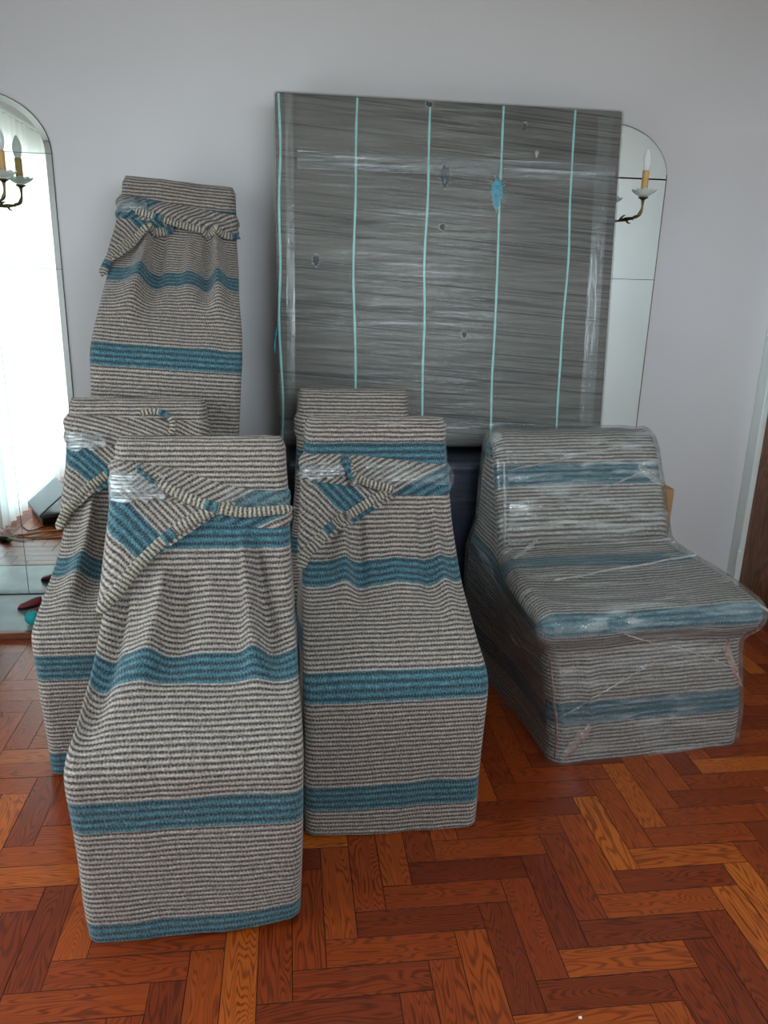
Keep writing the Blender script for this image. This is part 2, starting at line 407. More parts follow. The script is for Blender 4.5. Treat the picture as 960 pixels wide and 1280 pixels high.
wpart('mullion', ym - 0.04, ym + 0.04, WIN_Z0 + 0.05, WIN_Z1 - 0.05, 0.06, M_WHITE)
for y0, y1 in ((WIN_Y0 + 0.05, ym - 0.04), (ym + 0.04, WIN_Y1 - 0.05)):
    wpart('pane', y0, y1, WIN_Z0 + 0.05, WIN_Z1 - 0.05, 0.006, M_PANE)

win2 = struct(empty('window_2', ((FW_X0 + FW_X1) / 2, YB - 0.06, FW_Z0)))
def w2part(name, x0, x1, z0, z1, d, mat):
    return box(name, ((x0 + x1) / 2 - (FW_X0 + FW_X1) / 2, 0, (z0 + z1) / 2 - FW_Z0), (x1 - x0, d, z1 - z0), mat, win2, 0.004 if d > 0.01 else 0)
xm = (FW_X0 + FW_X1) / 2
for x0, x1 in ((FW_X0, FW_X0 + 0.05), (FW_X1 - 0.05, FW_X1)): w2part('jamb', x0, x1, FW_Z0, FW_Z1, 0.07, M_WHITE)
w2part('head', FW_X0 + 0.05, FW_X1 - 0.05, FW_Z1 - 0.05, FW_Z1, 0.07, M_WHITE)
w2part('sill', FW_X0 + 0.05, FW_X1 - 0.05, FW_Z0, FW_Z0 + 0.05, 0.07, M_WHITE)
w2part('mullion', xm - 0.035, xm + 0.035, FW_Z0 + 0.05, FW_Z1 - 0.05, 0.06, M_WHITE)
for x0, x1 in ((FW_X0 + 0.05, xm - 0.035), (xm + 0.035, FW_X1 - 0.05)): w2part('pane', x0, x1, FW_Z0 + 0.05, FW_Z1 - 0.05, 0.006, M_PANE)

# curtains: two sheer panels and their rod
def curtain(y0, y1, label, seed):
    rnd = random.Random(seed); nu, nv = 150, 14; vs_, fs = [], []
    for j in range(nv + 1):
        z = 0.015 + (2.335 - 0.015) * j / nv
        for i in range(nu + 1):
            y = y0 + (y1 - y0) * i / nu
            am = 0.022 + 0.012 * mnoise.noise((y * 2.1, seed, z * 0.4))
            x = am * math.sin(2 * math.pi * y / 0.105 + 1.5 * mnoise.noise((y * 3, z * 0.6, seed)))
            vs_.append((XL + 0.085 + x, y + 0.008 * mnoise.noise((y * 9, z, 3)), z))
    for j in range(nv):
        for i in range(nu):
            a = j * (nu + 1) + i; fs.append((a, a + 1, a + nu + 2, a + nu + 1))
    return tag(mesh_obj('curtain', vs_, fs, M_CURTAIN), label, 'curtain', 'sheer white curtains')
curtain(WIN_Y0 - 0.08, 1.10, 'sheer white curtain mirrored beside the wall strip in the arched mirror', 1)
curtain(1.14, WIN_Y1 + 0.10, 'sheer white curtain hanging behind the open laptop', 2)
rod = empty('curtain_rod', (XL + 0.085, 1.15, 2.36)); tag(rod, 'thin white curtain rod above the sheer curtains', 'curtain rod')
tube('pole', [(0, -1.4, 0), (0, 1.4, 0)], 0.011, M_WHITE, rod)
for s in (-1, 1):
    lathe('finial', [(0.011, -0.02), (0.02, 0), (0.011, 0.02)], M_WHITE, rod, 12, (0, s * 1.4, 0))
    box('bracket', (-0.042, s * 1.3, 0), (0.085, 0.02, 0.03), M_WHITE, rod, 0.003)

# door in the right wall
dr = struct(empty('door_1', (XR, (DY0 + DY1) / 2, 0)))
dl = box('door_leaf', (0.025, 0, DZ / 2 + 0.004), (0.04, DY1 - DY0 - 0.006, DZ - 0.008), M_DOOR, dr, 0.003)
yc = (DY0 + DY1) / 2
box('jamb', (0.03, (DY1 + WY) / 2 - yc, (DZ + 0.05) / 2), (0.10, WY - DY1 - 0.002, DZ + 0.05), M_WHITE, dr, 0.004)
box('jamb', (0.03, DY0 - 0.03 - yc, (DZ + 0.05) / 2), (0.10, 0.058, DZ + 0.05), M_WHITE, dr, 0.004)
box('door_head', (0.03, 0, DZ + 0.027), (0.10, DY1 - DY0, 0.05), M_WHITE, dr, 0.004)
for z in (0.16, 1.12, 1.86):
    hg = lathe('hinge', [(0.008, -0.045), (0.008, 0.045)], M_WHITE, dr, 10, (-0.016, DY1 + 0.004 - yc, z))
    lathe('hinge_pin', [(0.004, -0.052), (0.0095, -0.049), (0.0095, -0.045), (0.0095, 0.045), (0.0095, 0.049), (0.004, 0.052)], M_WHITE, hg, 10, (-0.016, DY1 + 0.004 - yc, z))
lathe('door_knob', [(0.012, 0), (0.012, 0.03), (0.026, 0.045), (0.02, 0.065)], M_BRASS, dr, 16, (0, 0, 0)).matrix_local = Matrix.Translation((0.004, DY0 + 0.07 - yc, 1.0)) @ Matrix.Rotation(R(-90), 4, 'Y')

# ------------------------------------------------------------------ herringbone parquet
PW = 0.0752; PL = 4 * PW; PTH = 0.012; GAP = 0.0011
OX, OY = 0.749, 1.408       # one corner of the pattern, found on the photograph's floor
floor = struct(box('floor', ((XL + XR) / 2, (WY + YB) / 2, -PTH - 0.03), (XR - XL + 2 * TH, WY - YB + 2 * TH, 0.05), M_GAP))
FLOC = floor.location
def plank_shape(L, W, b=0.0004):
    bm = bmesh.new(); add_box(bm, (0, 0, -PTH / 2), (L - GAP, W - GAP, PTH)); 
    top = [e_ for e_ in bm.edges if all(v.co.z > -1e-6 for v in e_.verts)]
    bmesh.ops.bevel(bm, geom=top, offset=b, segments=1, affect='EDGES')
    return bm
bm = plank_shape(PL, PW); bmesh.ops.recalc_face_normals(bm, faces=bm.faces[:])
PM = bpy.data.meshes.new('plank'); bm.to_mesh(PM); bm.free(); PM.materials.append(M_PLANK); PM.materials.append(M_GAP)
for f_ in PM.polygons: f_.material_index = 0 if f_.normal.z > 0.95 else 1
planks = []
for m in range(-12, 13):
    for k in range(-90, 91):
        bx, by = OX + (4 * m + k) * PW, OY + (-4 * m + k) * PW
        for hz in (True, False):
            x0, x1, y0, y1 = (bx, bx + PL, by, by + PW) if hz else (bx - PW, bx, by, by + PL)
            if x1 < XL + 0.001 or x0 > XR - 0.001 or y1 < YB + 0.001 or y0 > WY - 0.001: continue
            inside = x0 >= XL and x1 <= XR and y0 >= YB and y1 <= WY
            q = project(((x0 + x1) / 2, (y0 + y1) / 2, 0))
            vis = 0
            if q and -40 < q[0] < 1000 and 700 < q[1] < 1340: vis = 1 / q[2]
            hidden = (-0.42 < (x0 + x1) / 2 < -0.02 and 1.6 < (y0 + y1) / 2 < 2.6) or (0.08 < (x0 + x1) / 2 < 0.46 and 1.9 < (y0 + y1) / 2 < 2.9)
            planks.append((vis if inside and not hidden else 0, hz, x0, x1, y0, y1))
planks.sort(key=lambda p: -p[0])
rest_v, rest_f, rest_uv, rest_c = [], [], [], []
cnt = 0
prnd = random.Random(11)
for vis, hz, x0, x1, y0, y1 in planks:
    dz = prnd.uniform(-0.0006, 0.0)
    if vis > 0 and cnt < 300:
        o = bpy.data.objects.new('plank', PM); COL.objects.link(o); o.parent = floor
        o.location = Vector(((x0 + x1) / 2, (y0 + y1) / 2, dz))
        o.rotation_euler = (0, 0, (0 if hz else math.pi / 2) + (math.pi if prnd.random() < 0.5 else 0)); cnt += 1
    else:
        X0, X1, Y0, Y1 = max(x0, XL) + GAP / 2, min(x1, XR) - GAP / 2, max(y0, YB) + GAP / 2, min(y1, WY) - GAP / 2
        if X1 - X0 < 0.003 or Y1 - Y0 < 0.003: continue
        bm = bmesh.new(); b = len(rest_v); r_ = prnd.random()
        for z, i_ in ((-PTH, 0), (dz - 0.0008, 0), (dz, 0.0008)):
            for (x, y) in ((X0 + i_, Y0 + i_), (X1 - i_, Y0 + i_), (X1 - i_, Y1 - i_), (X0 + i_, Y1 - i_)):
                rest_v.append((x - FLOC.x, y - FLOC.y, z - FLOC.z)); cx, cy = x - (x0 + x1) / 2, y - (y0 + y1) / 2
                rest_uv.append((cx, cy) if hz else (cy, cx)); rest_c.append(r_)
        bm.free()
        for lv in (0, 4):
            for s in range(4):
                s2 = (s + 1) % 4; rest_f.append((b + lv + s, b + lv + s2, b + lv + 4 + s2, b + lv + 4 + s))
        rest_f.append((b + 8, b + 9, b + 10, b + 11))
rest = mesh_obj('plank_field', rest_v, rest_f, M_PLANK_FAR, floor, rest_uv, smooth=False)
rest['kind'] = 'stuff'; rest.data.materials.append(M_GAP)
for f_ in rest.data.polygons: f_.material_index = 0 if f_.normal.z > 0.95 else 1
at = rest.data.attributes.new('plank_rnd', 'FLOAT', 'POINT'); at.data.foreach_set('value', rest_c)
for o in floor.children:
    o.matrix_parent_inverse = Matrix.Identity(4)
    if o is not rest: o.location = o.location - FLOC

# ------------------------------------------------------------------ arched mirrors
def arch_outline(a, b, zb, z0, z1, inset=0.0, n=28):
    """outline of an arched pane, between z0 and z1 (z1 None = up over the arch); ccw from lower left"""
    A, B = a - inset, b - inset
    pts = [(-A, z0), (A, z0)]
    if z1 is not None: return pts + [(A, z1), (-A, z1)]
    pts += [(A * math.cos(math.pi * i / n), zb + B * math.sin(math.pi * i / n)) for i in range(n + 1)]
    return pts
def pane_mesh(bm, inner, outer, d_in, d_out, back):
    """bevelled plate: flat inner face, sloping rim, square back; faces -y"""
    iv = [bm.verts.new((x, d_in, z)) for x, z in inner]; ov = [bm.verts.new((x, d_out, z)) for x, z in outer]; bv = [bm.verts.new((x, back, z)) for x, z in outer]
    n = len(iv); bm.faces.new(iv)
    for i in range(n):
        j = (i + 1) % n
        bm.faces.new((iv[i], ov[i], ov[j], iv[j])); bm.faces.new((ov[i], bv[i], bv[j], ov[j]))
    bm.faces.new(bv[::-1])
def mirror(cx, label, seams, bevel, vseam):
    a, b, zb, z0 = 0.27, 0.213, 1.90, 0.03
    root = empty('arched_mirror', (cx, WY, z0)); tag(root, label, 'mirror', 'arched wall mirrors')
    zs = [z0] + seams + [None]; g = 0.0011
    bk = bmesh.new(); o_ = [(x, z - z0) for x, z in arch_outline(a + 0.003, b + 0.003, zb, z0 - 0.003, None)]
    f_ = [bk.verts.new((x, -0.0045, z)) for x, z in o_]; r_ = [bk.verts.new((x, -0.0002, z)) for x, z in o_]
    bk.faces.new(f_); bk.faces.new(r_[::-1])
    for i in range(len(f_)):
        j = (i + 1) % len(f_); bk.faces.new((f_[j], f_[i], r_[i], r_[j]))
    bm_obj('backing', bk, M_MIRROR_EDGE, root)
    for i in range(len(zs) - 1):
        lo, hi = zs[i], zs[i + 1]; first, last = i == 0, hi is None
        spans = [(-1, 0), (0, 1)] if (vseam and first) else [(-1, 1)]
        for s0, s1 in spans:
            def outl(ins):
                if last:
                    pts = arch_outline(a, b, zb, lo + g, None, ins)
                else:
                    X0 = (-a + ins) if s0 == -1 else g; X1 = (a - ins) if s1 == 1 else -g
                    pts = [(X0, lo + (ins if first else g)), (X1, lo + (ins if first else g)), (X1, hi - g), (X0, hi - g)]
                return [(x, z - z0) for x, z in pts]
            bm = bmesh.new(); pane_mesh(bm, outl(bevel), outl(0), -0.0075, -0.0058 if bevel > 0.004 else -0.0070, -0.0046)
            bm_obj('mirror_pane', bm, M_MIRROR, root)
    return root
mirror(-1.19, 'tall arched mirror with slanted rim showing white curtains', [1.462, 1.895], 0.022, True)
mirror(1.366, 'tall arched mirror half hidden by the dark wrapped panel', [1.487, 1.905], 0.003, False)

# ------------------------------------------------------------------ candle wall lamps
def sconce(cx, z, arms, reach, out, label):
    root = empty('candle_wall_lamp', (cx, WY - 0.0078, z)); tag(root, label, 'wall lamp', 'brass candle wall lamps')
    # wall plate with scrolled ends
    bp = lathe('wall_plate', [(0.012, 0.0), (0.034, 0.0), (0.034, 0.006), (0.026, 0.012), (0.016, 0.016), (0.012, 0.022)], M_BRASS, root, 20)
    bp.matrix_local = Matrix.Rotation(R(90), 4, 'X') @ Matrix.Scale(1.0, 4)
    tube('stem', [(0, -0.015, -0.10), (0, -0.025, -0.06), (0, -0.03, 0.0), (0, -0.025, 0.07), (0, -0.014, 0.11)], lambda t: 0.005 + 0.007 * math.sin(math.pi * t), M_BRASS, root, n=20)
    for s in (-1, 1):
        sp = [(s * 0.012 + s * 0.024 * (1 - t) * math.sin(t * 9), -0.03 - 0.012 * t, -0.10 - 0.026 * (1 - t) * math.cos(t * 9) + 0.02) for t in [i / 14 for i in range(15)]]
        tube('scroll', sp, lambda t: 0.003 + 0.003 * t, M_BRASS, root, 8)
    for s in arms:
        ax, ay, az = s * reach, -out, 0.055
        arm = tube('arm', [(s * 0.005, -0.03, -0.02), (s * 0.03, -0.4 * out, -0.034), (s * reach * 0.55, -0.75 * out, -0.03), (s * reach * 0.85, -0.95 * out, -0.022), (s * reach * 0.99, -out, 0.004), (ax, ay, az - 0.012)],
                   lambda t: 0.0062 + 0.0016 * math.sin(t * 20), M_BRASS, root, n=36)
        for t_, dz_ in ((0.35, 0.012), (0.55, -0.013), (0.75, 0.011)):
            lf = [(s * reach * t_, -out * (0.5 + 0.4 * t_), -0.031), (s * reach * (t_ + 0.06), -out * (0.55 + 0.4 * t_), -0.031 + dz_), (s * reach * (t_ + 0.15), -out * (0.6 + 0.4 * t_), -0.03 + dz_ * 1.3)]
            tube('leaf', lf, lambda t: 0.006 * (1 - t) + 0.001, M_BRASS, arm, 6, n=8)
        lathe('drip_cup', [(0.006, -0.016), (0.010, -0.010), (0.019, -0.005), (0.021, -0.001), (0.010, 0.0)], M_BRASS, root, 18, (ax, ay, az))
        # fluted glass dish
        vs_, fs = [], []; seg = 40
        prof = [(0.012, 0.001), (0.022, 0.004), (0.034, 0.011), (0.044, 0.019), (0.050, 0.024), (0.049, 0.027), (0.040, 0.020), (0.028, 0.012), (0.012, 0.008)]
        for r_, zz in prof:
            for k in range(seg):
                a = 2 * math.pi * k / seg; rr = r_ * (1 + (0.05 * math.cos(10 * a) if r_ > 0.03 else 0)); vs_.append((ax + rr * math.cos(a), ay + rr * math.sin(a), az + zz + (0.003 * math.cos(10 * a) if r_ > 0.04 else 0)))
        for i in range(len(prof) - 1):
            for k in range(seg): fs.append((i * seg + k, i * seg + (k + 1) % seg, (i + 1) * seg + (k + 1) % seg, (i + 1) * seg + k))
        mesh_obj('glass_dish', vs_, fs, M_DISH, root)
        cd = lathe('candle_sleeve', [(0.0145, 0.006), (0.0145, 0.03), (0.0135, 0.06), (0.0140, 0.095), (0.0125, 0.099)], M_CANDLE, root, 18, (ax, ay, az))
        bl = lathe('bulb', [(0.010, 0.100), (0.0125, 0.106), (0.0175, 0.122), (0.0185, 0.134), (0.0165, 0.150), (0.0115, 0.166), (0.006, 0.178), (0.0015, 0.184)], M_BULB, root, 18, (ax, ay, az))
    return root
sconce(-1.19, 1.732, (-1, 1), 0.113, 0.10, 'brass candle wall lamp with glass dishes before the curtain-reflecting mirror')
sconce(1.365, 1.757, (1,), 0.098, 0.17, 'brass candle wall lamp beside the dark wrapped panel')

# ------------------------------------------------------------------ striped covered dining chairs
PROF = [(0.0, 0.0), (-0.008, 0.12), (-0.016, 0.26), (-0.024, 0.38), (-0.026, 0.435), (-0.012, 0.472), (0.025, 0.497), (0.10, 0.526), (0.19, 0.563), (0.27, 0.610), (0.335, 0.670),
        (0.385, 0.745), (0.42, 0.82), (0.45, 0.89), (0.473, 0.95), (0.49, 1.01), (0.497, 1.036)]
PROF_HIGH = PROF[:6] + [(0.02, 0.505), (0.08, 0.56), (0.15, 0.625), (0.225, 0.69), (0.30, 0.755), (0.365, 0.82), (0.42, 0.885), (0.46, 0.95), (0.485, 1.01), (0.497, 1.036)]
class Profile:
    def __init__(s, pts):
        s.P = catmull(pts, 400); s.L = [0.0]
        for i in range(1, 400): s.L.append(s.L[-1] + math.dist(s.P[i], s.P[i - 1]))
        s.tot = s.L[-1]
    def at(s, v):
        v = max(0.0, min(s.tot, v)); lo, hi = 0, 399
        while hi - lo > 1:
            mid = (lo + hi) // 2
            if s.L[mid] <= v: lo = mid
            else: hi = mid
        t = (v - s.L[lo]) / max(1e-9, s.L[hi] - s.L[lo])
        return s.P[lo][0] * (1 - t) + s.P[hi][0] * t, s.P[lo][1] * (1 - t) + s.P[hi][1] * t
    def voz(s, z):
        for i in range(400):
            if s.P[i][1] >= z:
                if i == 0: return 0.0
                t = (z - s.P[i - 1][1]) / max(1e-9, s.P[i][1] - s.P[i - 1][1]); return s.L[i - 1] + t * (s.L[i] - s.L[i - 1])
        return s.tot
PR_STD, PR_HIGH = Profile(PROF), Profile(PROF_HIGH)
PTOT = PR_STD.tot

class Cover:
    """sheath of cloth pulled over a dining chair; (p, v) -> point, p = -1..1 across the front"""
    def __init__(s, wb=0.243, ws=0.252, wm=0.225, wt=0.212, depth=0.565, folds=(), seed=0, hem=0.010, skew=0.0, slack=(0.030, 0.012), prof=PR_STD):
        s.pr = prof; s.voz = prof.voz; s.tot = prof.tot
        s.wb, s.ws, s.wm, s.wt, s.depth, s.folds, s.seed, s.hem, s.skew, s.slack = wb, ws, wm, wt, depth, folds, seed, hem, skew, slack
        s.vseat = s.voz(0.46); s.vmid = s.voz(0.82)
    def width(s, v):
        if v < s.vseat: t = v / s.vseat; return s.wb + (s.ws - s.wb) * t
        if v < s.vmid: t = (v - s.vseat) / (s.vmid - s.vseat); t = 0.6 * t + 0.4 * sstep(0, 1, t); return s.ws + (s.wm - s.ws) * t
        t = (v - s.vmid) / (s.tot - s.vmid); return s.wm + (s.wt - s.wm) * min(1, t)
    def raw(s, p, v):
        yf, zf = s.pr.at(v); w = s.width(v)
        fr = min(1.0, v / s.tot)
        zb = zf * (1 - 0.55 * math.sin(math.pi * fr) ** 2) + (fr * 1.036) * 0.55 * math.sin(math.pi * fr) ** 2
        yb = 0.50 + (s.depth - 0.50) * fr
        ap = abs(p); sg = 1 if p >= 0 else -1
        r_ = min(0.035, (yb - yf) * 0.45)
        if ap <= 0.9: x, q = ap / 0.9 * (w - r_), 0.0
        elif ap <= 1.1:
            a = (ap - 0.9) / 0.2 * math.pi / 2; x = w - r_ + r_ * math.sin(a); q = r_ * (1 - math.cos(a))
        elif ap <= 1.9: x = w; q = r_ + (ap - 1.1) / 0.8 * (yb - yf - 2 * r_)
        elif ap <= 2.1:
            a = (ap - 1.9) / 0.2 * math.pi / 2; x = w - r_ + r_ * math.cos(a); q = (yb - yf) - r_ + r_ * math.sin(a)
        else: x = (w - r_) * (1 - (ap - 2.1) / 0.9); q = yb - yf
        D = max(1e-6, yb - yf); f = q / D
        # sides hollow a little between seat edge and backrest
        if 1.0 < ap < 2.0: x -= 0.018 * math.sin(math.pi * (ap - 1)) * math.sin(math.pi * min(1, v / s.tot * 1.1))
        z = zf * (1 - f) + zb * f
        return Vector((sg * x, yf + q, z))
    def disp(s, p, v):
        d = 0.0
        for (p0, p1, v0, v1, wd, am) in s.folds:
            t = (v - v0) / (v1 - v0)
            if -0.05 < t < 1.05:
                c = p0 + (p1 - p0) * t; env = sstep(-0.05, 0.12, t) * (1 - sstep(0.55, 1.05, t))
                q = p - c; ww = wd * (1 + 1.2 * max(0, t)) * ((0.4 + 0.5 * max(0, min(1, t))) if q * (1 if p0 > 0 else -1) < 0 else 1.1)
                d += 1.35 * am * env * math.exp(-(q / ww) ** 2)
        d += 0.0035 * mnoise.noise((p * 3.1, v * 6, s.seed)) + 0.006 * mnoise.noise((p * 1.3 + 5, v * 2.2, s.seed))
        return d
    def nrm(s, p, v):
        e_ = 0.004
        v2 = min(v, s.tot - 2 * e_)
        a = s.raw(p + e_, v2) - s.raw(p - e_, v2); b = s.raw(p, v2 + e_) - s.raw(p, max(0, v2 - e_))
        n = a.cross(b)
        return n.normalized() if n.length > 1e-12 else Vector((0, -1, 0))
    def pt(s, p, v, off=0.0):
        q = s.raw(p, v) + s.nrm(p, v) * (s.disp(p, v) + off)
        if v < 0.15:
            h = s.hem * (0.5 + 0.5 * math.sin(p * 2.3 + s.seed)) + s.skew * max(0, p) ** 2 * (1 if p < 1.1 else 0.6)
            q.z += h * (1 - v / 0.15)
        q.z = max(q.z, 0.002)
        return q

def build_cover(c, v0, name, parent):
    nu, nv = 200, 210
    ps = [-3 + 6 * i / nu for i in range(nu + 1)]
    vs_, fs, uv = [], [], []
    for j in range(nv + 1):
        v = c.tot * j / nv
        for p in ps:
            vs_.append(c.pt(p, v)); x = c.width(v)
            ap = abs(p); sg = 1 if p > 0 else -1
            um = p * 0.24 if ap < 1 else sg * (0.24 + (ap - 1) * 0.45)
            sag = 0.012 * max(0, ap - 1) * math.sin(v * 4)
            uv.append((um, v + v0 + sag - c.slack[0] * sstep(0.45, 0.74, v) - c.slack[1] * sstep(0.74, 1.12, v)))
    # close the top with shrinking rings
    ring0 = nv * (nu + 1); top = [vs_[ring0 + i].copy() for i in range(nu + 1)]
    cy = sum(q.y for q in top) / len(top)
    K = 8
    for k in range(1, K + 1):
        a = k / K * math.pi / 2
        for i, p in enumerate(ps):
            q = top[i]; sh = math.sin(a)
            x = q.x * (1 - 0.06 * sh) if k < K else q.x * 0.94
            y = cy + (q.y - cy) * math.cos(a)
            vs_.append(Vector((x, y, q.z + 0.024 * math.sin(a) + 0.003 * mnoise.noise((p * 2, k, c.seed))))); uv.append((p * 0.24, c.tot - sum(c.slack) + v0 + 0.05 * k / K))
    for j in range(nv + K):
        for i in range(nu):
            a = j * (nu + 1) + i; fs.append((a, a + 1, a + nu + 2, a + nu + 1))
    return mesh_obj(name, vs_, fs, M_FAB, parent, uv)

def patch(c, name, parent, quad, off, uvf, nu=60, nv=24, mat=None, edge=0.0):
    """cloth piece lying on the cover. quad(a,b)->(p,z); off(a,b)->height; uvf(p,z,a,b)->(u,v)"""
    vs_, fs, uv = [], [], []
    for j in range(nv + 1):
        b = j / nv
        for i in range(nu + 1):
            a = i / nu; p, z = quad(a, b); v = c.voz(min(z, 1.034))
            vs_.append(c.pt(p, v, off(a, b))); uv.append(uvf(p, z, a, b))
    for j in range(nv):
        for i in range(nu):
            k = j * (nu + 1) + i; fs.append((k, k + 1, k + nu + 2, k + nu + 1))
    return mesh_obj(name, vs_, fs, mat or M_FAB, parent, uv)

def roll(c, name, parent, pts, rad, v0=0.0, off=0.006, n=60):
    cv = [c.pt(p, c.voz(z), off + 0.006) for p, z in catmull(pts, n)]
    rr = lambda t: max(0.0025, rad(t) * sstep(-0.02, 0.07, t) * (1 - sstep(0.93, 1.02, t)))
    return tube(name, cv, rr, M_HEM, parent, 12, flat=0.5, nrm=Vector((0, -1, 0.15)), v0=v0, vscale=0.9)

def belt(c, parent, ctr, half, ang, v0, bulge=0.022, p0=-1.35, p1=1.5, fan=0.0, name='wrap_band'):
    """tied cloth band around the top; ctr(a) -> z of its middle, half(a) -> half height"""
    def quad(a, b):
        p = p0 + (p1 - p0) * a; return p, ctr(a) + (2 * b - 1) * half(a)
    def off(a, b):
        e_ = 1 - (2 * b - 1) ** 2
        w_ = 0.004 * math.sin(9 * b + 7 * a) + 0.004 * mnoise.noise((a * 7, b * 5, v0 * 9))
        return -0.006 + bulge * e_ ** 0.5 * (0.55 + 0.45 * math.sin(math.pi * min(1, a * 1.3 + 0.1))) + w_ * e_
    def uvf(p, z, a, b):
        th = R(ang(a)); x = p * 0.22
        return x * math.cos(th) + z * math.sin(th), -x * math.sin(th) + z * math.cos(th) + v0 + 0.35 * (x + 0.05) ** 2
    return patch(c, name, parent, quad, off, uvf, 90, 26)

def flap(c, parent, top, low, p0, p1, ang, v0, name='folded_flap', off0=0.010):
    """triangular fold at the left; top(a), low(a) -> z; a runs p0..p1"""
    def quad(a, b):
        p = p0 + (p1 - p0) * a; zl, zt = low(a), top(a); return p, zl + (zt - zl) * b
    def off(a, b): return off0 * (0.4 + 0.6 * math.sin(math.pi * min(1, max(0, b)) * 0.5 + 0.6)) + 0.004 * math.sin(6 * b + 5 * a) * (1 - b) + 0.009 * (1 - b) ** 2
    def uvf(p, z, a, b):
        th = R(ang); x = p * 0.22
        return x * math.cos(th) + z * math.sin(th), -x * math.sin(th) + z * math.cos(th) + v0
    return patch(c, name, parent, quad, off, uvf, 50, 40)

def film_patch(c, parent, p0, p1, z0, z1, off=0.026, slope=0.0, mat=None):
    def quad(a, b):
        p = p0 + (p1 - p0) * a; return p, z0 + (z1 - z0) * (b * (1 - 0.25 * a) + 0.12 * a) + slope * a + 0.004 * math.sin(17 * a)
    def offf(a, b): return off * (0.5 + 0.5 * min(1, a * 2.5)) * (1 - 0.25 * (2 * b - 1) ** 2) + 0.003 * mnoise.noise((a * 9, b * 6, p0))
    def uvf(p, z, a, b): return p * 0.22, z
    return patch(c, 'film_wrap', parent, quad, offf, uvf, 50, 14, mat or M_FILM_PATCH)

def chair(loc, rot, label, cover, v0, deco):
    root = empty('covered_dining_chair', loc, rot=rot)
    tag(root, label, 'chair', 'dining chairs in striped cloth')
    build_cover(cover, v0, 'cloth_cover', root)
    deco(cover, root)
    return root
BAND0 = 0.337 - 0.314      # band at 0.314..0.392 on the front chair

# front chair
def deco_front(c, r):
    flap(c, r, lambda a: 0.955 - 0.09 * a, lambda a: 0.665 + 0.235 * a ** 0.75, -1.06, 0.42, -42, 0.203)
    roll(c, 'hem_roll', r, [(-1.02, 0.655), (-0.86, 0.715), (-0.62, 0.775), (-0.3, 0.835), (0.05, 0.875), (0.42, 0.90)], lambda t: 0.0165 - 0.003 * t, 0.10, 0.012)
    belt(c, r, lambda a: 0.972 - 0.085 * sstep(0.08, 0.75, a), lambda a: 0.030 + 0.020 * sstep(0.0, 0.5, a) - 0.008 * sstep(0.75, 1, a), lambda a: 30.0, 0.003, 0.024)
    roll(c, 'hem_roll', r, [(-0.62, 0.978), (-0.45, 0.945), (-0.2, 0.918), (0.15, 0.892), (0.5, 0.878), (0.8, 0.880), (1.02, 0.884)], lambda t: 0.011 + 0.003 * math.sin(math.pi * t), 0.17, 0.020)
    tube('loose_yarn', [c.pt(-0.75, c.voz(0.99), 0.03), c.pt(-0.62, c.voz(0.965), 0.036), c.pt(-0.52, c.voz(0.95), 0.034)], 0.005, M_FAB, r, 8, n=10)
    film_patch(c, r, -1.04, -0.42, 0.902, 0.982, 0.030)
    film_patch(c, r, 0.3, 0.98, 0.875, 0.935, 0.028, mat=M_FILM)
FOLD_A = [(-0.62, -0.60, 0.80, 1.10, 0.07, 0.0), (-0.38, -0.55, PTOT - 0.30, 0.60, 0.10, 0.030), (0.48, 0.62, PTOT - 0.22, 0.62, 0.06, 0.030), (0.62, 0.86, PTOT - 0.24, 0.66, 0.06, -0.020),
          (0.10, 0.16, PTOT - 0.30, 0.72, 0.12, 0.012), (-0.15, -0.2, PTOT - 0.30, 0.66, 0.09, -0.012), (-0.80, -0.92, 0.92, 0.45, 0.08, -0.022)]
chair((-0.222, 1.446, 0), (0, 0, 0), 'dining chair in striped cloth with long diagonal flap, standing ahead of the other chairs', Cover(folds=FOLD_A, seed=1.0, skew=0.028), BAND0, deco_front)

# chair beside it, in front of the big panel
def deco_centre(c, r):
    flap(c, r, lambda a: 0.94 - 0.10 * a, lambda a: 0.66 + 0.175 * a ** 0.8, -1.06, 0.22, -42, 0.161)
    roll(c, 'hem_roll', r, [(-1.02, 0.645), (-0.93, 0.70), (-0.68, 0.755), (-0.38, 0.795), (-0.08, 0.83), (0.2, 0.862)], lambda t: 0.0165 - 0.003 * t, 0.20, 0.012)
    belt(c, r, lambda a: 0.915 - 0.03 * sstep(0.1, 0.8, a), lambda a: 0.040 + 0.012 * math.sin(3.1 * a), lambda a: 30.0, 0.036, 0.026, -1.3, 1.5)
    roll(c, 'hem_roll', r, [(-0.45, 0.935), (-0.4, 0.90), (-0.2, 0.875), (0.05, 0.862), (0.2, 0.853)], lambda t: 0.012, 0.12, 0.022)
    tube('cloth_knot', [c.pt(-0.50, c.voz(0.95), 0.022), c.pt(-0.46, c.voz(0.91), 0.034), c.pt(-0.40, c.voz(0.88), 0.036), c.pt(-0.34, c.voz(0.875), 0.030)], lambda t: 0.010 + 0.003 * math.sin(9 * t), M_FAB, r, 10, n=16)
    film_patch(c, r, -1.04, -0.5, 0.885, 0.935, 0.032)
    film_patch(c, r, -0.3, 0.98, 0.86, 0.93, 0.036, mat=M_FILM)
FOLD_B = [(-0.50, -0.50, PTOT - 0.24, 0.72, 0.07, 0.030), (-0.25, -0.3, PTOT - 0.26, 0.70, 0.07, -0.016), (0.74, 0.82, PTOT - 0.22, 0.60, 0.06, 0.022), (0.55, 0.6, PTOT - 0.22, 0.66, 0.06, -0.012), (0.15, 0.2, PTOT - 0.25, 0.7, 0.12, 0.010)]
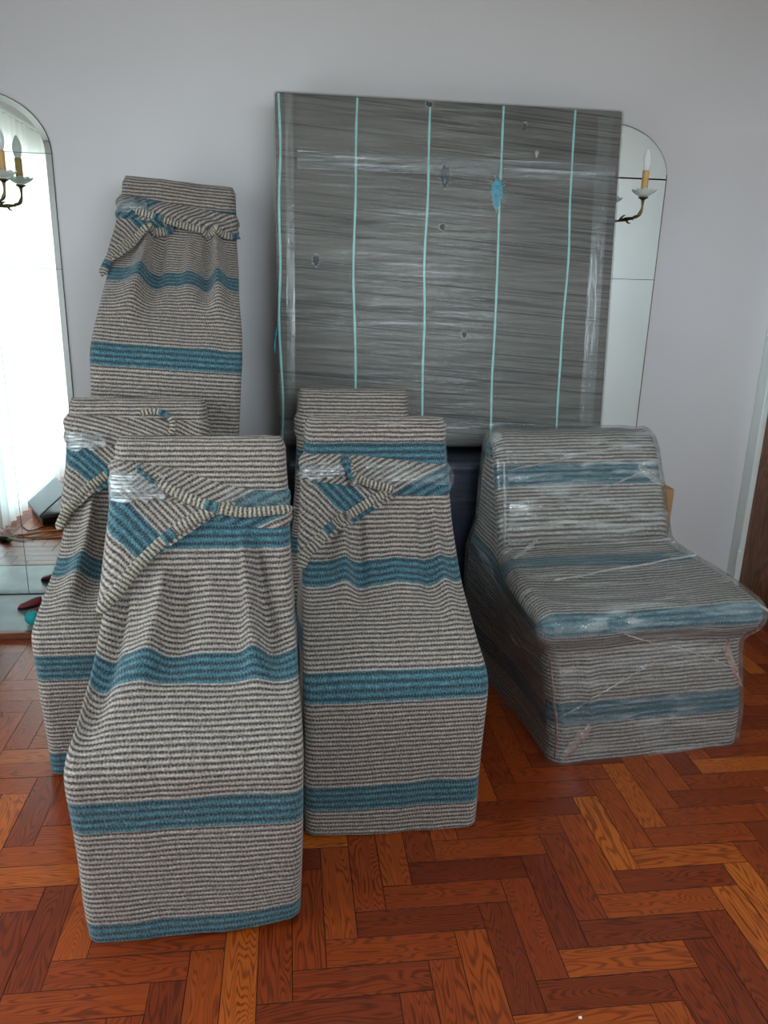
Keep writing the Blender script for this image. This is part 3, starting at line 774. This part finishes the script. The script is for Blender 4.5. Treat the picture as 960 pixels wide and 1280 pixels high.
chair((0.270, 1.748, 0), (0, 0, R(1.0)), 'dining chair in striped cloth with knotted band, in front of the dark panel', Cover(folds=FOLD_B, seed=4.0, ws=0.247, wb=0.24, hem=0.012, slack=(0.040, 0.016)), 0.337 - 0.09, deco_centre)

# chair mostly hidden behind it
def deco_back(c, r):
    belt(c, r, lambda a: 0.93 - 0.03 * a, lambda a: 0.045, lambda a: -20.0, 0.05)
chair((0.232, 2.365, 0), (0, 0, R(-1.0)), 'dining chair in striped cloth, only its plain top showing behind the knotted chair', Cover(seed=7.0, wt=0.207, wm=0.215), 0.05, deco_back)

# chair at the mirror side
def deco_mirror(c, r):
    flap(c, r, lambda a: 0.95 - 0.05 * a, lambda a: 0.68 + 0.20 * a ** 0.8, -1.06, 0.3, -38, 0.136)
    roll(c, 'hem_roll', r, [(-1.02, 0.66), (-0.9, 0.735), (-0.65, 0.79), (-0.3, 0.84), (0.0, 0.87)], lambda t: 0.0155, 0.1, 0.012)
    belt(c, r, lambda a: 0.965 - 0.03 * a, lambda a: 0.052, lambda a: -18.0, -0.044, 0.03)
    roll(c, 'hem_roll', r, [(0.05, 1.012), (0.3, 1.018), (0.52, 1.0), (0.56, 0.965), (0.5, 0.94)], lambda t: 0.010, 0.27, 0.022)
    film_patch(c, r, -1.04, -0.45, 0.895, 0.955, 0.034)
FOLD_C = [(-0.62, -0.7, PTOT - 0.28, 0.5, 0.08, 0.026), (-0.35, -0.42, PTOT - 0.28, 0.55, 0.08, -0.016), (0.3, 0.35, PTOT - 0.28, 0.6, 0.1, 0.014)]
chair((-0.478, 2.085, 0), (0, 0, R(1.5)), 'dining chair in striped cloth standing by the arched mirror, half covered by the chair ahead', Cover(folds=FOLD_C, seed=10.0, ws=0.255, wt=0.218), 0.337 - 0.335, deco_mirror)

# chair raised on a carton against the wall
def deco_high(c, r):
    flap(c, r, lambda a: 0.955 - 0.05 * a, lambda a: 0.70 + 0.20 * a ** 0.8, -1.06, 0.0, -40, 0.106)
    roll(c, 'hem_roll', r, [(-1.02, 0.685), (-0.95, 0.76), (-0.75, 0.81), (-0.45, 0.845), (-0.05, 0.868)], lambda t: 0.0155, 0.30, 0.012)
    belt(c, r, lambda a: 0.945 - 0.035 * a, lambda a: 0.050 - 0.006 * a, lambda a: 35.0, -0.157, 0.028)
    roll(c, 'hem_roll', r, [(-0.78, 0.925), (-0.4, 0.905), (0.1, 0.882), (0.6, 0.868), (1.02, 0.862)], lambda t: 0.013, 0.26, 0.018)
    film_patch(c, r, -1.04, -0.55, 0.915, 0.965, 0.036)
FOLD_D = [(-0.45, -0.62, PTOT - 0.22, 0.55, 0.09, 0.030), (-0.2, -0.3, PTOT - 0.24, 0.6, 0.09, -0.014), (0.66, 0.70, PTOT - 0.20, 0.6, 0.07, 0.030), (0.5, 0.5, PTOT - 0.20, 0.65, 0.06, -0.016), (0.2, 0.24, PTOT - 0.24, 0.62, 0.09, 0.012)]
chair((-0.428, 2.69, 0.732), (0, R(3.5), R(4)), 'dining chair in striped cloth raised high against the wall above the others', Cover(folds=FOLD_D, seed=13.0, wt=0.208, prof=PR_HIGH, slack=(0.03, -0.028)), 0.337 - 0.418, deco_high)
ct = empty('carton', (-0.43, 2.96, 0)); tag(ct, 'tall brown carton carrying the raised striped chair', 'box')
box('carton_body', (0, 0, 0.35), (0.40, 0.34, 0.70), M_CARD, ct, 0.004)
box('packing_tape', (0, 0, 0.7005), (0.05, 0.342, 0.002), M_TAPE, ct)

# ------------------------------------------------------------------ low navy piece, and the big panel leaning on it
nv_ = empty('navy_padded_block', (0.64, 3.185, 0)); tag(nv_, 'navy padded block in stretch film beneath the dark panel', 'furniture')
box('padded_body', (0, 0, 0.386), (1.32, 0.47, 0.764), M_NAVY, nv_, 0.035, 4)
def film_box(name, parent, sx, sy, sz, cz, mat, r_=0.04):
    bm = bmesh.new(); add_box(bm, (0, 0, cz), (sx, sy, sz), r_, 4)
    uvl = bm.loops.layers.uv.new('UVMap')
    for f in bm.faces:
        n = f.normal
        for l in f.loops:
            co = l.vert.co; l[uvl].uv = ((co.x if abs(n.x) < 0.7 else co.y), (co.z if abs(n.z) < 0.7 else co.y))
    return bm_obj(name, bm, mat, parent, True)
film_box('film_wrap', nv_, 1.326, 0.476, 0.770, 0.386, mat_film('navy_stretch_film', (2, 70, 1), 0.0, 0.05, 0.07, 0.25))

LEAN = math.atan2(0.13, 1.34)
PNL_W, PNL_H, PNL_T = 1.362, 1.330, 0.14
pn = empty('wrapped_panel', (0.640, 3.10, 0.795), rot=(-LEAN, 0, 0)); tag(pn, 'large square panel in dark ground cloth with turquoise lines leaning on the wall', 'panel')
# panel body, front at local y=0
bm = bmesh.new(); add_box(bm, (0, PNL_T / 2, PNL_H / 2), (PNL_W, PNL_T, PNL_H), 0.012, 3)
bm_obj('padded_body', bm, M_GROUND, pn, True)
rl = random.Random(5)
for i, x in enumerate((-0.668, -0.374, -0.092, 0.197, 0.487)):
    pts = []
    for k in range(28):
        z = 0.008 + (PNL_H - 0.016) * k / 27
        pts.append((x + 0.012 * mnoise.noise((z * 3.0, i * 7.3, 0)) + (-0.008 if i in (1, 2) else 0.0) * math.exp(-((z - 0.75) / 0.4) ** 2), -0.0006, z))
    vs_, fs = [], []
    for k, (px_, py_, pz_) in enumerate(pts):
        hw = 0.0042 + 0.0006 * math.sin(k * 2.1); vs_ += [(px_ - hw, py_, pz_), (px_, py_ - 0.0012, pz_), (px_ + hw, py_, pz_)]
    for k in range(len(pts) - 1):
        a = 3 * k; fs += [(a, a + 1, a + 4, a + 3), (a + 1, a + 2, a + 5, a + 4)]
    mesh_obj('woven_line', vs_, fs, M_TURQ, pn)
def tear(x, z, w, h, mat, fray=True, seed=0):
    rr = random.Random(seed); n = 18; vs_ = [(x, -0.0045, z)]
    for k in range(n):
        a = 2 * math.pi * k / n; q = 0.8 + 0.35 * rr.random(); vs_.append((x + w * q * math.cos(a) * (0.75 + 0.25 * math.sin(a)), -0.0009 - 0.0015 * rr.random(), z + h * q * math.sin(a)))
    o = mesh_obj('torn_hole', vs_, [(0, 1 + k, 1 + (k + 1) % n) for k in range(n)], mat, pn)
    if fray:
        vs2, fs2 = [], []
        for k in range(n):
            a = 2 * math.pi * (k + rr.random()) / n; q = 0.95 + 0.15 * rr.random(); L = (0.15 + 0.35 * rr.random()) * (w + h) / 2; c_, s_ = math.cos(a), math.sin(a)
            bx, bz = x + w * q * c_ * (0.75 + 0.25 * s_), z + h * q * s_; b = len(vs2); t_ = 0.0022
            ex, ez = bx + L * (c_ + rr.uniform(-.6, .6)), bz + L * (s_ + rr.uniform(-.6, .6))
            vs2 += [(bx - s_ * t_, -0.002, bz + c_ * t_), (bx + s_ * t_, -0.002, bz - c_ * t_), (ex, -0.0045, ez), (bx, -0.005, bz)]
            fs2 += [(b, b + 1, b + 2), (b, b + 3, b + 1), (b, b + 2, b + 3), (b + 1, b + 3, b + 2)]
        mesh_obj('frayed_edge', vs2, fs2, M_FRAY, o)
    return o
for i, (X, Z, w, h, mt) in enumerate([(0.824, 1.778, 0.030, 0.058, M_CYAN), (0.613, 1.834, 0.024, 0.042, M_TEAR), (0.976, 1.932, 0.007, 0.011, M_FRAY), (0.111, 1.507, 0.017, 0.020, M_TEAR),
                                      (0.609, 1.648, 0.016, 0.013, M_TEAR), (0.711, 1.238, 0.014, 0.014, M_TEAR), (0.543, 2.090, 0.018, 0.010, M_TEAR), (0.922, 2.028, 0.012, 0.014, M_TEAR)]):
    lz = (Z - 0.784) / math.cos(LEAN)
    tear(X - 0.640, lz, w, h, mt, True, i)
tear(0.612 - 0.640, (1.826 - 0.784), 0.007, 0.016, M_CYAN, False, 50)
# cyan lining bulging at the left edge
vs_ = [(-0.683 + 0.010 * math.sin(9 * t) * math.sin(math.pi * t), 0.004, 0.20 + 0.38 * t) for t in [0.45 + i / 60 for i in range(21)]]
tube('lining_bulge', vs_, lambda t: 0.002 + 0.003 * abs(math.sin(8 * t)), M_CYAN, pn, 8)
film_box('film_wrap', pn, PNL_W + 0.010, PNL_T + 0.012, PNL_H + 0.006, PNL_H / 2, M_FILM_PANEL, 0.012).location = (0, PNL_T / 2, 0)
# overlapping film bands
M_FILM_BAND = mat_film('doubled_stretch_film', (40, 2, 1), 0.07, 0.14, 0.12, 0.5, (0.7, 0.74, 0.72, 1))
def film_strip(x0, x1, z0, z1, parent, yy=-0.0085, mat=M_FILM_BAND):
    n = 30; vs_, fs, uv = [], [], []
    for k in range(n + 1):
        t = k / n
        for j, s in enumerate((0, 0.33, 0.66, 1)):
            x = x0 + (x1 - x0) * s + 0.003 * mnoise.noise((t * 8, s, x0)); z = z0 + (z1 - z0) * t
            vs_.append((x, yy - 0.0015 * math.sin(math.pi * s) - 0.001 * mnoise.noise((t * 20, s * 3, 1)), z)); uv.append((x, z))
    for k in range(n):
        for j in range(3): a = 4 * k + j; fs.append((a, a + 1, a + 5, a + 4))
    return mesh_obj('film_overlap', vs_, fs, mat, parent, uv)
film_strip(-0.645, -0.612, 0.02, 1.325, pn); film_strip(0.578, 0.638, 0.02, 1.30, pn)
film_strip(-0.60, 0.66, 1.06, 1.125, pn, -0.0095, M_FILM)
film_strip(-0.66, 0.675, 0.03, 0.10, pn, -0.0095, M_FILM)

# ------------------------------------------------------------------ slipper chair in stretch film
def resample(pts, n):
    cv = catmull(pts, 400); L = [0]
    for i in range(1, 400): L.append(L[-1] + math.dist(cv[i], cv[i - 1]))
    out, k = [], 0
    for i in range(n):
        d = L[-1] * i / (n - 1)
        while k < 398 and L[k + 1] < d: k += 1
        t = (d - L[k]) / max(1e-9, L[k + 1] - L[k]); out.append(tuple(a * (1 - t) + b * t for a, b in zip(cv[k], cv[k + 1])))
    return out, L[-1]
SLP = [(0.0, 0.0), (-0.002, 0.12), (0.0, 0.26), (0.0, 0.36), (-0.008, 0.41), (-0.03, 0.438), (-0.044, 0.475), (-0.034, 0.51), (0.004, 0.53), (0.09, 0.540), (0.20, 0.546), (0.32, 0.552), (0.42, 0.560), (0.485, 0.580), (0.53, 0.635), (0.575, 0.72), (0.62, 0.81),
       (0.65, 0.875), (0.69, 0.918), (0.745, 0.93), (0.79, 0.905), (0.81, 0.84), (0.815, 0.6), (0.815, 0.3), (0.80, 0.0)]
SN = 200
SPT, SLEN = resample(SLP, SN)
def slip_width(y, z):
    base = 0.338 + 0.037 * sstep(0.37, 0.45, z) * (1 - sstep(0.2, 0.5, y))       # nose of the seat overhangs the base
    back = sstep(0.36, 0.54, y)
    w = base * (1 - back) + (0.335 - 0.008 * sstep(0.6, 0.95, z)) * back
    return w
SPINE = [(0.0, 0.40, 0.0), (0.35, 0.40, 0.26), (0.55, 0.55, 0.42), (0.75, 0.66, 0.62), (1.0, 0.70, 0.84)]
def slip_spine(y, z):
    if y > 0.70:                                     # rear side
        lam = next((a_[0] + (b_[0] - a_[0]) * (z - a_[2]) / (b_[2] - a_[2]) for a_, b_ in zip(SPINE, SPINE[1:]) if z <= b_[2]), 1.0)
    elif y > 0.46 and z > 0.55: lam = 0.55 + 0.45 * min(1, max(0, (z - 0.575) / 0.335))
    elif z > 0.52 or y > 0.02: lam = 0.3 + 0.25 * min(1, max(0, y / 0.48))
    else: lam = 0.3 * z / 0.53
    lam = min(1, max(0, lam))
    for a_, b_ in zip(SPINE, SPINE[1:]):
        if lam <= b_[0]:
            t = (lam - a_[0]) / (b_[0] - a_[0]); return (a_[1] + (b_[1] - a_[1]) * t, a_[2] + (b_[2] - a_[2]) * t)
    return SPINE[-1][1:]
def slip_mesh(name, parent, mat, grow=0.0, film=False):
    # cross section list: (fraction to the side, inset)
    cols = []
    NF = 44
    for i in range(NF + 1): cols.append(('f', -1 + 2 * i / NF))
    vs_, fs, uv = [], [], []
    RC = 0.045
    def col_points(kind, t):
        out = []
        for k, (y, z) in enumerate(SPT):
            s = SLEN * k / (SN - 1); w = slip_width(y, z) + grow
            # outward normal of the profile
            y0, z0 = SPT[max(k - 1, 0)]; y1, z1 = SPT[min(k + 1, SN - 1)]
            ty, tz = y1 - y0, z1 - z0; ln = math.hypot(ty, tz) or 1; ny, nz = -tz / ln, ty / ln
            ng = grow
            if film: ng = grow + 0.012 * math.exp(-((y - 0.46) / 0.12) ** 2) * (1 if z > 0.5 and y < 0.66 else 0)
            if kind == 'f':
                x = t * (w - RC); d = 0.0
                wob = 0.006 * mnoise.noise((x * 5, s * 4, 2.0)) + 0.003 * mnoise.noise((x * 14, s * 9, 7.0))
                # sagging seat and cloth pulled at the back
                wob -= 0.016 * math.exp(-((y - 0.15) / 0.16) ** 2) * (1 - t * t) * (1 if 0.5 < z < 0.57 else 0)
                wob += 0.010 * math.exp(-((t + 0.72) / 0.07) ** 2) * sstep(0.05, 0.2, z) * (1 - sstep(0.3, 0.42, z)) * (1 if y < 0.05 else 0)
                wob -= 0.014 * math.exp(-((t - 0.1) / 0.35) ** 2) * math.exp(-((z - 0.42) / 0.04) ** 2) * (1 if y < 0.05 else 0)
                if film: wob += 0.004 * mnoise.noise((x * 20, s * 6, 3)) + 0.002
                out.append((x, y + ny * (ng + wob), z + nz * (ng + wob), s, x))
            else:
                sg, a, q = t   # a corner angle 0..pi/2, then q 0..1 toward the spine
                x = w - RC + RC * math.sin(a); ins = RC * (1 - math.cos(a))
                py, pz = y + ny * (ng - ins), z + nz * (ng - ins)
                sy, sz = slip_spine(y, z)
                py, pz = py + (sy - py) * q, pz + (sz - pz) * q
                xx = x if q == 0 else x + (0.336 + grow - x) * min(1, q * 2.2) * (1 if not film else 0.5)
                wob = 0.005 * mnoise.noise((py * 6, pz * 6, sg))
                sv = s if q == 0 else s * (1 - min(1, q * 4)) + (pz + 0.02) * min(1, q * 4)
                out.append((sg * (xx + wob * (1 if q > 0 else 0.3)), py, pz, s if q < 0.02 else pz + 0.03, (py if q >= 0.02 else x)))
        return out
    columns = []
    for q in (1.0, 0.85, 0.7, 0.55, 0.4, 0.28, 0.18, 0.1, 0.05, 0.02): columns.append(col_points('s', (-1, math.pi / 2, q)))
    for i in range(6, 0, -1): columns.append(col_points('s', (-1, math.pi / 2 * i / 6, 0)))
    for i in range(NF + 1): columns.append(col_points('f', -1 + 2 * i / NF))
    for i in range(1, 7): columns.append(col_points('s', (1, math.pi / 2 * i / 6, 0)))
    for q in (0.02, 0.05, 0.1, 0.18, 0.28, 0.4, 0.55, 0.7, 0.85, 1.0): columns.append(col_points('s', (1, math.pi / 2, q)))
    for c_ in columns:
        for (x, y, z, s, u) in c_:
            vs_.append((x + 0.032 * sstep(0.38, 0.6, y) * sstep(0.45, 0.6, z) + 0.052 * (1 - sstep(0.05, 0.45, z)) * (1 - sstep(0.3, 0.8, y)), y, max(z, 0.001))); uv.append((u, s + 0.20 - (0.055 * sstep(0.62, 0.92, s) + 0.055 * sstep(0.95, 1.2, s) if not film else 0)))
    for i in range(len(columns) - 1):
        for k in range(SN - 1):
            a = i * SN + k; fs.append((a, a + SN, a + SN + 1, a + 1))
    return mesh_obj(name, vs_, fs, mat, parent, uv)
sc = empty('slipper_chair', (1.098, 2.045, 0), R(5.0)); tag(sc, 'armless slipper chair in striped cloth wrapped in shiny clear film', 'armchair')
slip_mesh('upholstery', sc, M_FAB)
M_FILM_SLIP = mat_film('slipper_stretch_film', (5, 38, 1), 0.035, 0.46, 0.26, 0.45, (0.86, 0.92, 0.92, 1), 22.0)
slip_mesh('film_wrap', sc, M_FILM_SLIP, 0.010, True)

# gathered creases of the film, plus pale ribbons painted as glints along its edges
def slip_front(t, s, off):
    k = max(1, min(SN - 2, int(round(s / SLEN * (SN - 1))))); f = s / SLEN * (SN - 1); k = max(1, min(SN - 2, int(f))); q = f - k
    y = SPT[k][0] * (1 - q) + SPT[k + 1][0] * q; z = SPT[k][1] * (1 - q) + SPT[k + 1][1] * q
    ty, tz = SPT[k + 1][0] - SPT[k - 1][0], SPT[k + 1][1] - SPT[k - 1][1]; ln = math.hypot(ty, tz) or 1; ny, nz = -tz / ln, ty / ln
    w = slip_width(y, z) + 0.010; x = t * (w - 0.012)
    edge = max(0.0, abs(x) - (w - 0.045)); off -= 0.045 - math.sqrt(max(0, 0.045 ** 2 - min(edge, 0.044) ** 2))
    x += 0.032 * sstep(0.38, 0.6, y) * sstep(0.45, 0.6, z) + 0.052 * (1 - sstep(0.05, 0.45, z)) * (1 - sstep(0.3, 0.8, y))
    return Vector((x, y + ny * off, max(0.002, z + nz * off)))
def film_crease_glint(t0, s0, t1, s1, w, seed):
    n = 44; vs_, fs, uv = [], [], []; W = 0.36
    for i in range(n + 1):
        a = i / n; t = t0 + (t1 - t0) * a; sv_ = s0 + (s1 - s0) * a + 0.006 * mnoise.noise((a * 4, seed, 0))
        dx, ds = (t1 - t0) * W, s1 - s0; ln = math.hypot(dx, ds); ox, os_ = -ds / ln / W, dx / ln
        ww = w * (0.35 + 0.65 * math.sin(math.pi * (0.08 + 0.84 * a))) * (0.8 + 0.5 * mnoise.noise((a * 9, seed, 3)))
        for j in range(5):
            b = j / 2 - 1
            vs_.append(slip_front(max(-1, min(1, t + ox * ww * b / 2)), sv_ + os_ * ww * b / 2, 0.018 + 0.004 * (1 - b * b) + 0.003 * mnoise.noise((a * 14, b * 2, seed)))); uv.append((a * ln + seed, b * ww + seed))
    for i in range(n):
        for j in range(4): k = 5 * i + j; fs.append((k, k + 1, k + 6, k + 5))
    return mesh_obj('film_crease_glint', vs_, fs, M_FILM_CREASE_GLINT, sc, uv)
M_FILM_CREASE_GLINT = mat_film('gathered_film_glint', (9, 130, 1), 0.10, 0.55, 0.5, 0.9, (0.9, 0.95, 0.95, 1), 60.0)
for i, a_ in enumerate([(-0.985, 0.03, -0.985, 0.42, 0.010), (-0.97, 1.0, -0.95, 1.34, 0.016), (-0.35, 0.49, 0.85, 0.30, 0.006), (-0.95, 0.98, 0.92, 1.0, 0.016), (-0.95, 0.18, 0.1, 0.36, 0.005),
                        (-0.93, 0.03, -0.66, 0.14, 0.045), (0.66, 1.32, 0.95, 1.24, 0.040), (0.70, 0.43, 0.93, 0.23, 0.030), (-0.6, 1.16, 0.8, 1.30, 0.008), (-0.9, 1.31, 0.5, 1.40, 0.012), (-0.7, 0.72, 0.9, 0.86, 0.012), (-0.92, 0.9, -0.6, 1.04, 0.03)]):
    film_crease_glint(*a_, i * 1.7)

# carton behind the slipper chair
cb = empty('cardboard_box', (1.515, 3.255, 0), R(0)); tag(cb, 'plain brown cardboard box behind the film-wrapped slipper chair', 'box')
box('carton_body', (0, 0, 0.298), (0.36, 0.28, 0.596), M_CARD, cb, 0.004)
box('carton_flap', (0, -0.07, 0.598), (0.358, 0.136, 0.004), M_CARD, cb); box('carton_flap', (0, 0.07, 0.598), (0.358, 0.136, 0.004), M_CARD, cb)
box('packing_tape', (0, 0, 0.6008), (0.362, 0.05, 0.0012), M_TAPE, cb)

# ------------------------------------------------------------------ stone ledge under the mirror, things on it and on the floor
lg = empty('stone_ledge', (-1.225, 3.235, 0)); tag(lg, 'low grey stone ledge with brown wooden edge under the mirror showing curtains', 'ledge')
box('stone_slab', (0, 0.012, 0.014), (0.985, 0.376, 0.028), M_STONE, lg, 0.002)
box('wooden_edge', (0, -0.19, 0.014), (0.985, 0.026, 0.030), M_EDGEWOOD, lg, 0.003)

def shoe(loc, rz, label):
    r = empty('shoe', loc, rz); r.scale = (0.72, 0.85, 0.85); tag(r, label, 'shoe', 'small shoes on the stone ledge')
    def ringed(name, mat, z0, prof):
        vs_, fs = [], []; seg = 16
        for (x, w, zt, zb) in prof:
            for k in range(seg):
                a = 2 * math.pi * k / seg; vs_.append((x, w * math.cos(a), (zt + zb) / 2 + (zt - zb) / 2 * math.sin(a)))
        for i in range(len(prof) - 1):
            for k in range(seg): fs.append((i * seg + k, i * seg + (k + 1) % seg, (i + 1) * seg + (k + 1) % seg, (i + 1) * seg + k))
        fs.append(tuple(range(seg - 1, -1, -1))); fs.append(tuple((len(prof) - 1) * seg + k for k in range(seg)))
        return mesh_obj(name, vs_, fs, mat, r)
    ringed('upper', M_RED, 0, [(-0.065, 0.010, 0.052, 0.012), (-0.06, 0.022, 0.058, 0.010), (-0.03, 0.026, 0.054, 0.010), (0.0, 0.026, 0.044, 0.010), (0.03, 0.029, 0.032, 0.009), (0.055, 0.024, 0.026, 0.009), (0.068, 0.008, 0.018, 0.010)])
    ringed('sole', M_BLACK, 0, [(-0.07, 0.012, 0.012, 0.0), (-0.06, 0.026, 0.013, 0.0), (0.0, 0.027, 0.013, 0.0), (0.03, 0.031, 0.013, 0.0), (0.06, 0.026, 0.013, 0.0), (0.074, 0.009, 0.012, 0.0)])
    return r
shoe((-1.135, 3.285, 0.029), R(200), 'small dark red shoe close to the mirror glass')
shoe((-1.085, 3.20, 0.029), R(160), 'small dark red shoe with black sole beside the teal ball')
bl_ = empty('teal_ball', (-1.075, 3.115, 0.029)); tag(bl_, 'small teal rubber ball on the grey stone ledge', 'ball')
lathe('ball_shell', [(0.030 * math.sin(math.pi * i / 16) + 0.0004, 0.030 - 0.030 * math.cos(math.pi * i / 16)) for i in range(17)], M_TEAL, bl_, 24)
lathe('valve', [(0.004, 0.0592), (0.003, 0.0606)], M_BLACK, bl_, 10)

lp = empty('laptop', (-1.44, 2.14, 0.052), R(62)); tag(lp, 'grey laptop standing half open on a black box, seen in the mirror', 'laptop')
box('keyboard_base', (0, 0, 0.009), (0.33, 0.23, 0.018), M_SILVER, lp, 0.004, 2)
kb = box('keyboard', (0, 0.02, 0.0185), (0.28, 0.10, 0.002), M_BLACK, lp, 0.0005)
ld = box('lid', (0, 0.113, 0.115), (0.33, 0.010, 0.225), M_SILVER, lp, 0.003, 2); ld.matrix_local = Matrix.Translation((0, 0.115, 0.016)) @ Matrix.Rotation(R(52), 4, 'X') @ Matrix.Translation((0, -0.113, -0.0))
box('screen', (0, 0.107, 0.118), (0.30, 0.002, 0.19), M_BLACK, ld)
bx_ = empty('black_box', (-1.44, 2.14, 0.0), R(62)); tag(bx_, 'flat black electronics box under the laptop', 'box')
box('casing', (0, 0, 0.026), (0.30, 0.20, 0.044), M_BLACK, bx_, 0.006, 2)
for sx in (-0.12, 0.12):
    for sy in (-0.08, 0.08): lathe('rubber_foot', [(0.010, 0.0), (0.012, 0.005)], M_BLACK, bx_, 10, (sx, sy, 0))
ad = empty('power_adapter', (-1.27, 2.34, 0), R(30)); tag(ad, 'black power adapter lying among cables near the laptop', 'adapter')
box('brick', (0, 0, 0.017), (0.11, 0.05, 0.032), M_BLACK, ad, 0.006, 2); tube('plug', [(0.05, 0, 0.017), (0.075, 0, 0.015)], 0.006, M_BLACK, ad, 8)
sd = empty('screwdriver', (-1.58, 2.60, 0.016), R(25)); tag(sd, 'screwdriver with green and black handle beside tangled cables', 'tool')
tube('handle', [(-0.06, 0, 0), (-0.03, 0, 0), (0.0, 0, 0), (0.03, 0, 0), (0.045, 0, 0)], lambda t: 0.0155 - 0.004 * abs(2 * t - 0.9), M_GREEN, sd, 10, n=14)
tube('grip', [(-0.02, 0, 0), (0.028, 0, 0)], 0.0158, M_BLACK, sd, 10); tube('shaft', [(0.04, 0, 0), (0.14, 0, 0)], 0.003, M_SILVER, sd, 8)
def cable(name, pts, mat, r_, label):
    return tag(tube(name, pts, r_, mat, None, 8, n=90), label, 'cable', 'cables on the floor')
cable('cable', [(-1.36 - 0.16 * math.cos(a * 1.0) - 0.02 * a / 6, 2.47 + 0.075 * math.sin(a * 1.1) + 0.01 * (a % 3), 0.005 + 0.005 * (a > 6)) for a in [i * 0.5 for i in range(26)]], M_ORANGE, 0.004, 'pale orange cable coiled on the floor by the mirror')
cable('cable', [(-1.27, 2.34, 0.012) if i == 0 else (-1.29 - 0.035 * i, 2.37 + 0.05 * math.sin(i * 1.3), 0.005) for i in range(9)], M_BLACK, 0.0035, 'thin black cable trailing from the power adapter')

# tiny scrap on the parquet
sv = [(-0.006, -0.004, 0.0006), (0.005, -0.005, 0.0006), (0.006, 0.004, 0.0025), (-0.005, 0.005, 0.0006), (0.0, 0.0, 0.0018)]
sc_ = mesh_obj('paper_scrap', sv + [(x, y, 0.0003) for x, y, z in sv[:4]], [(0, 1, 4), (1, 2, 4), (2, 3, 4), (3, 0, 4), (0, 5, 6, 1), (1, 6, 7, 2), (2, 7, 8, 3), (3, 8, 5, 0), (5, 8, 7, 6)], M_WHITE, smooth=False)
sc_.location = (0.588, 1.164, 0.0); sc_.scale = (0.6, 0.6, 0.6); tag(sc_, 'tiny white paper scrap on the bare parquet floor', 'scrap')
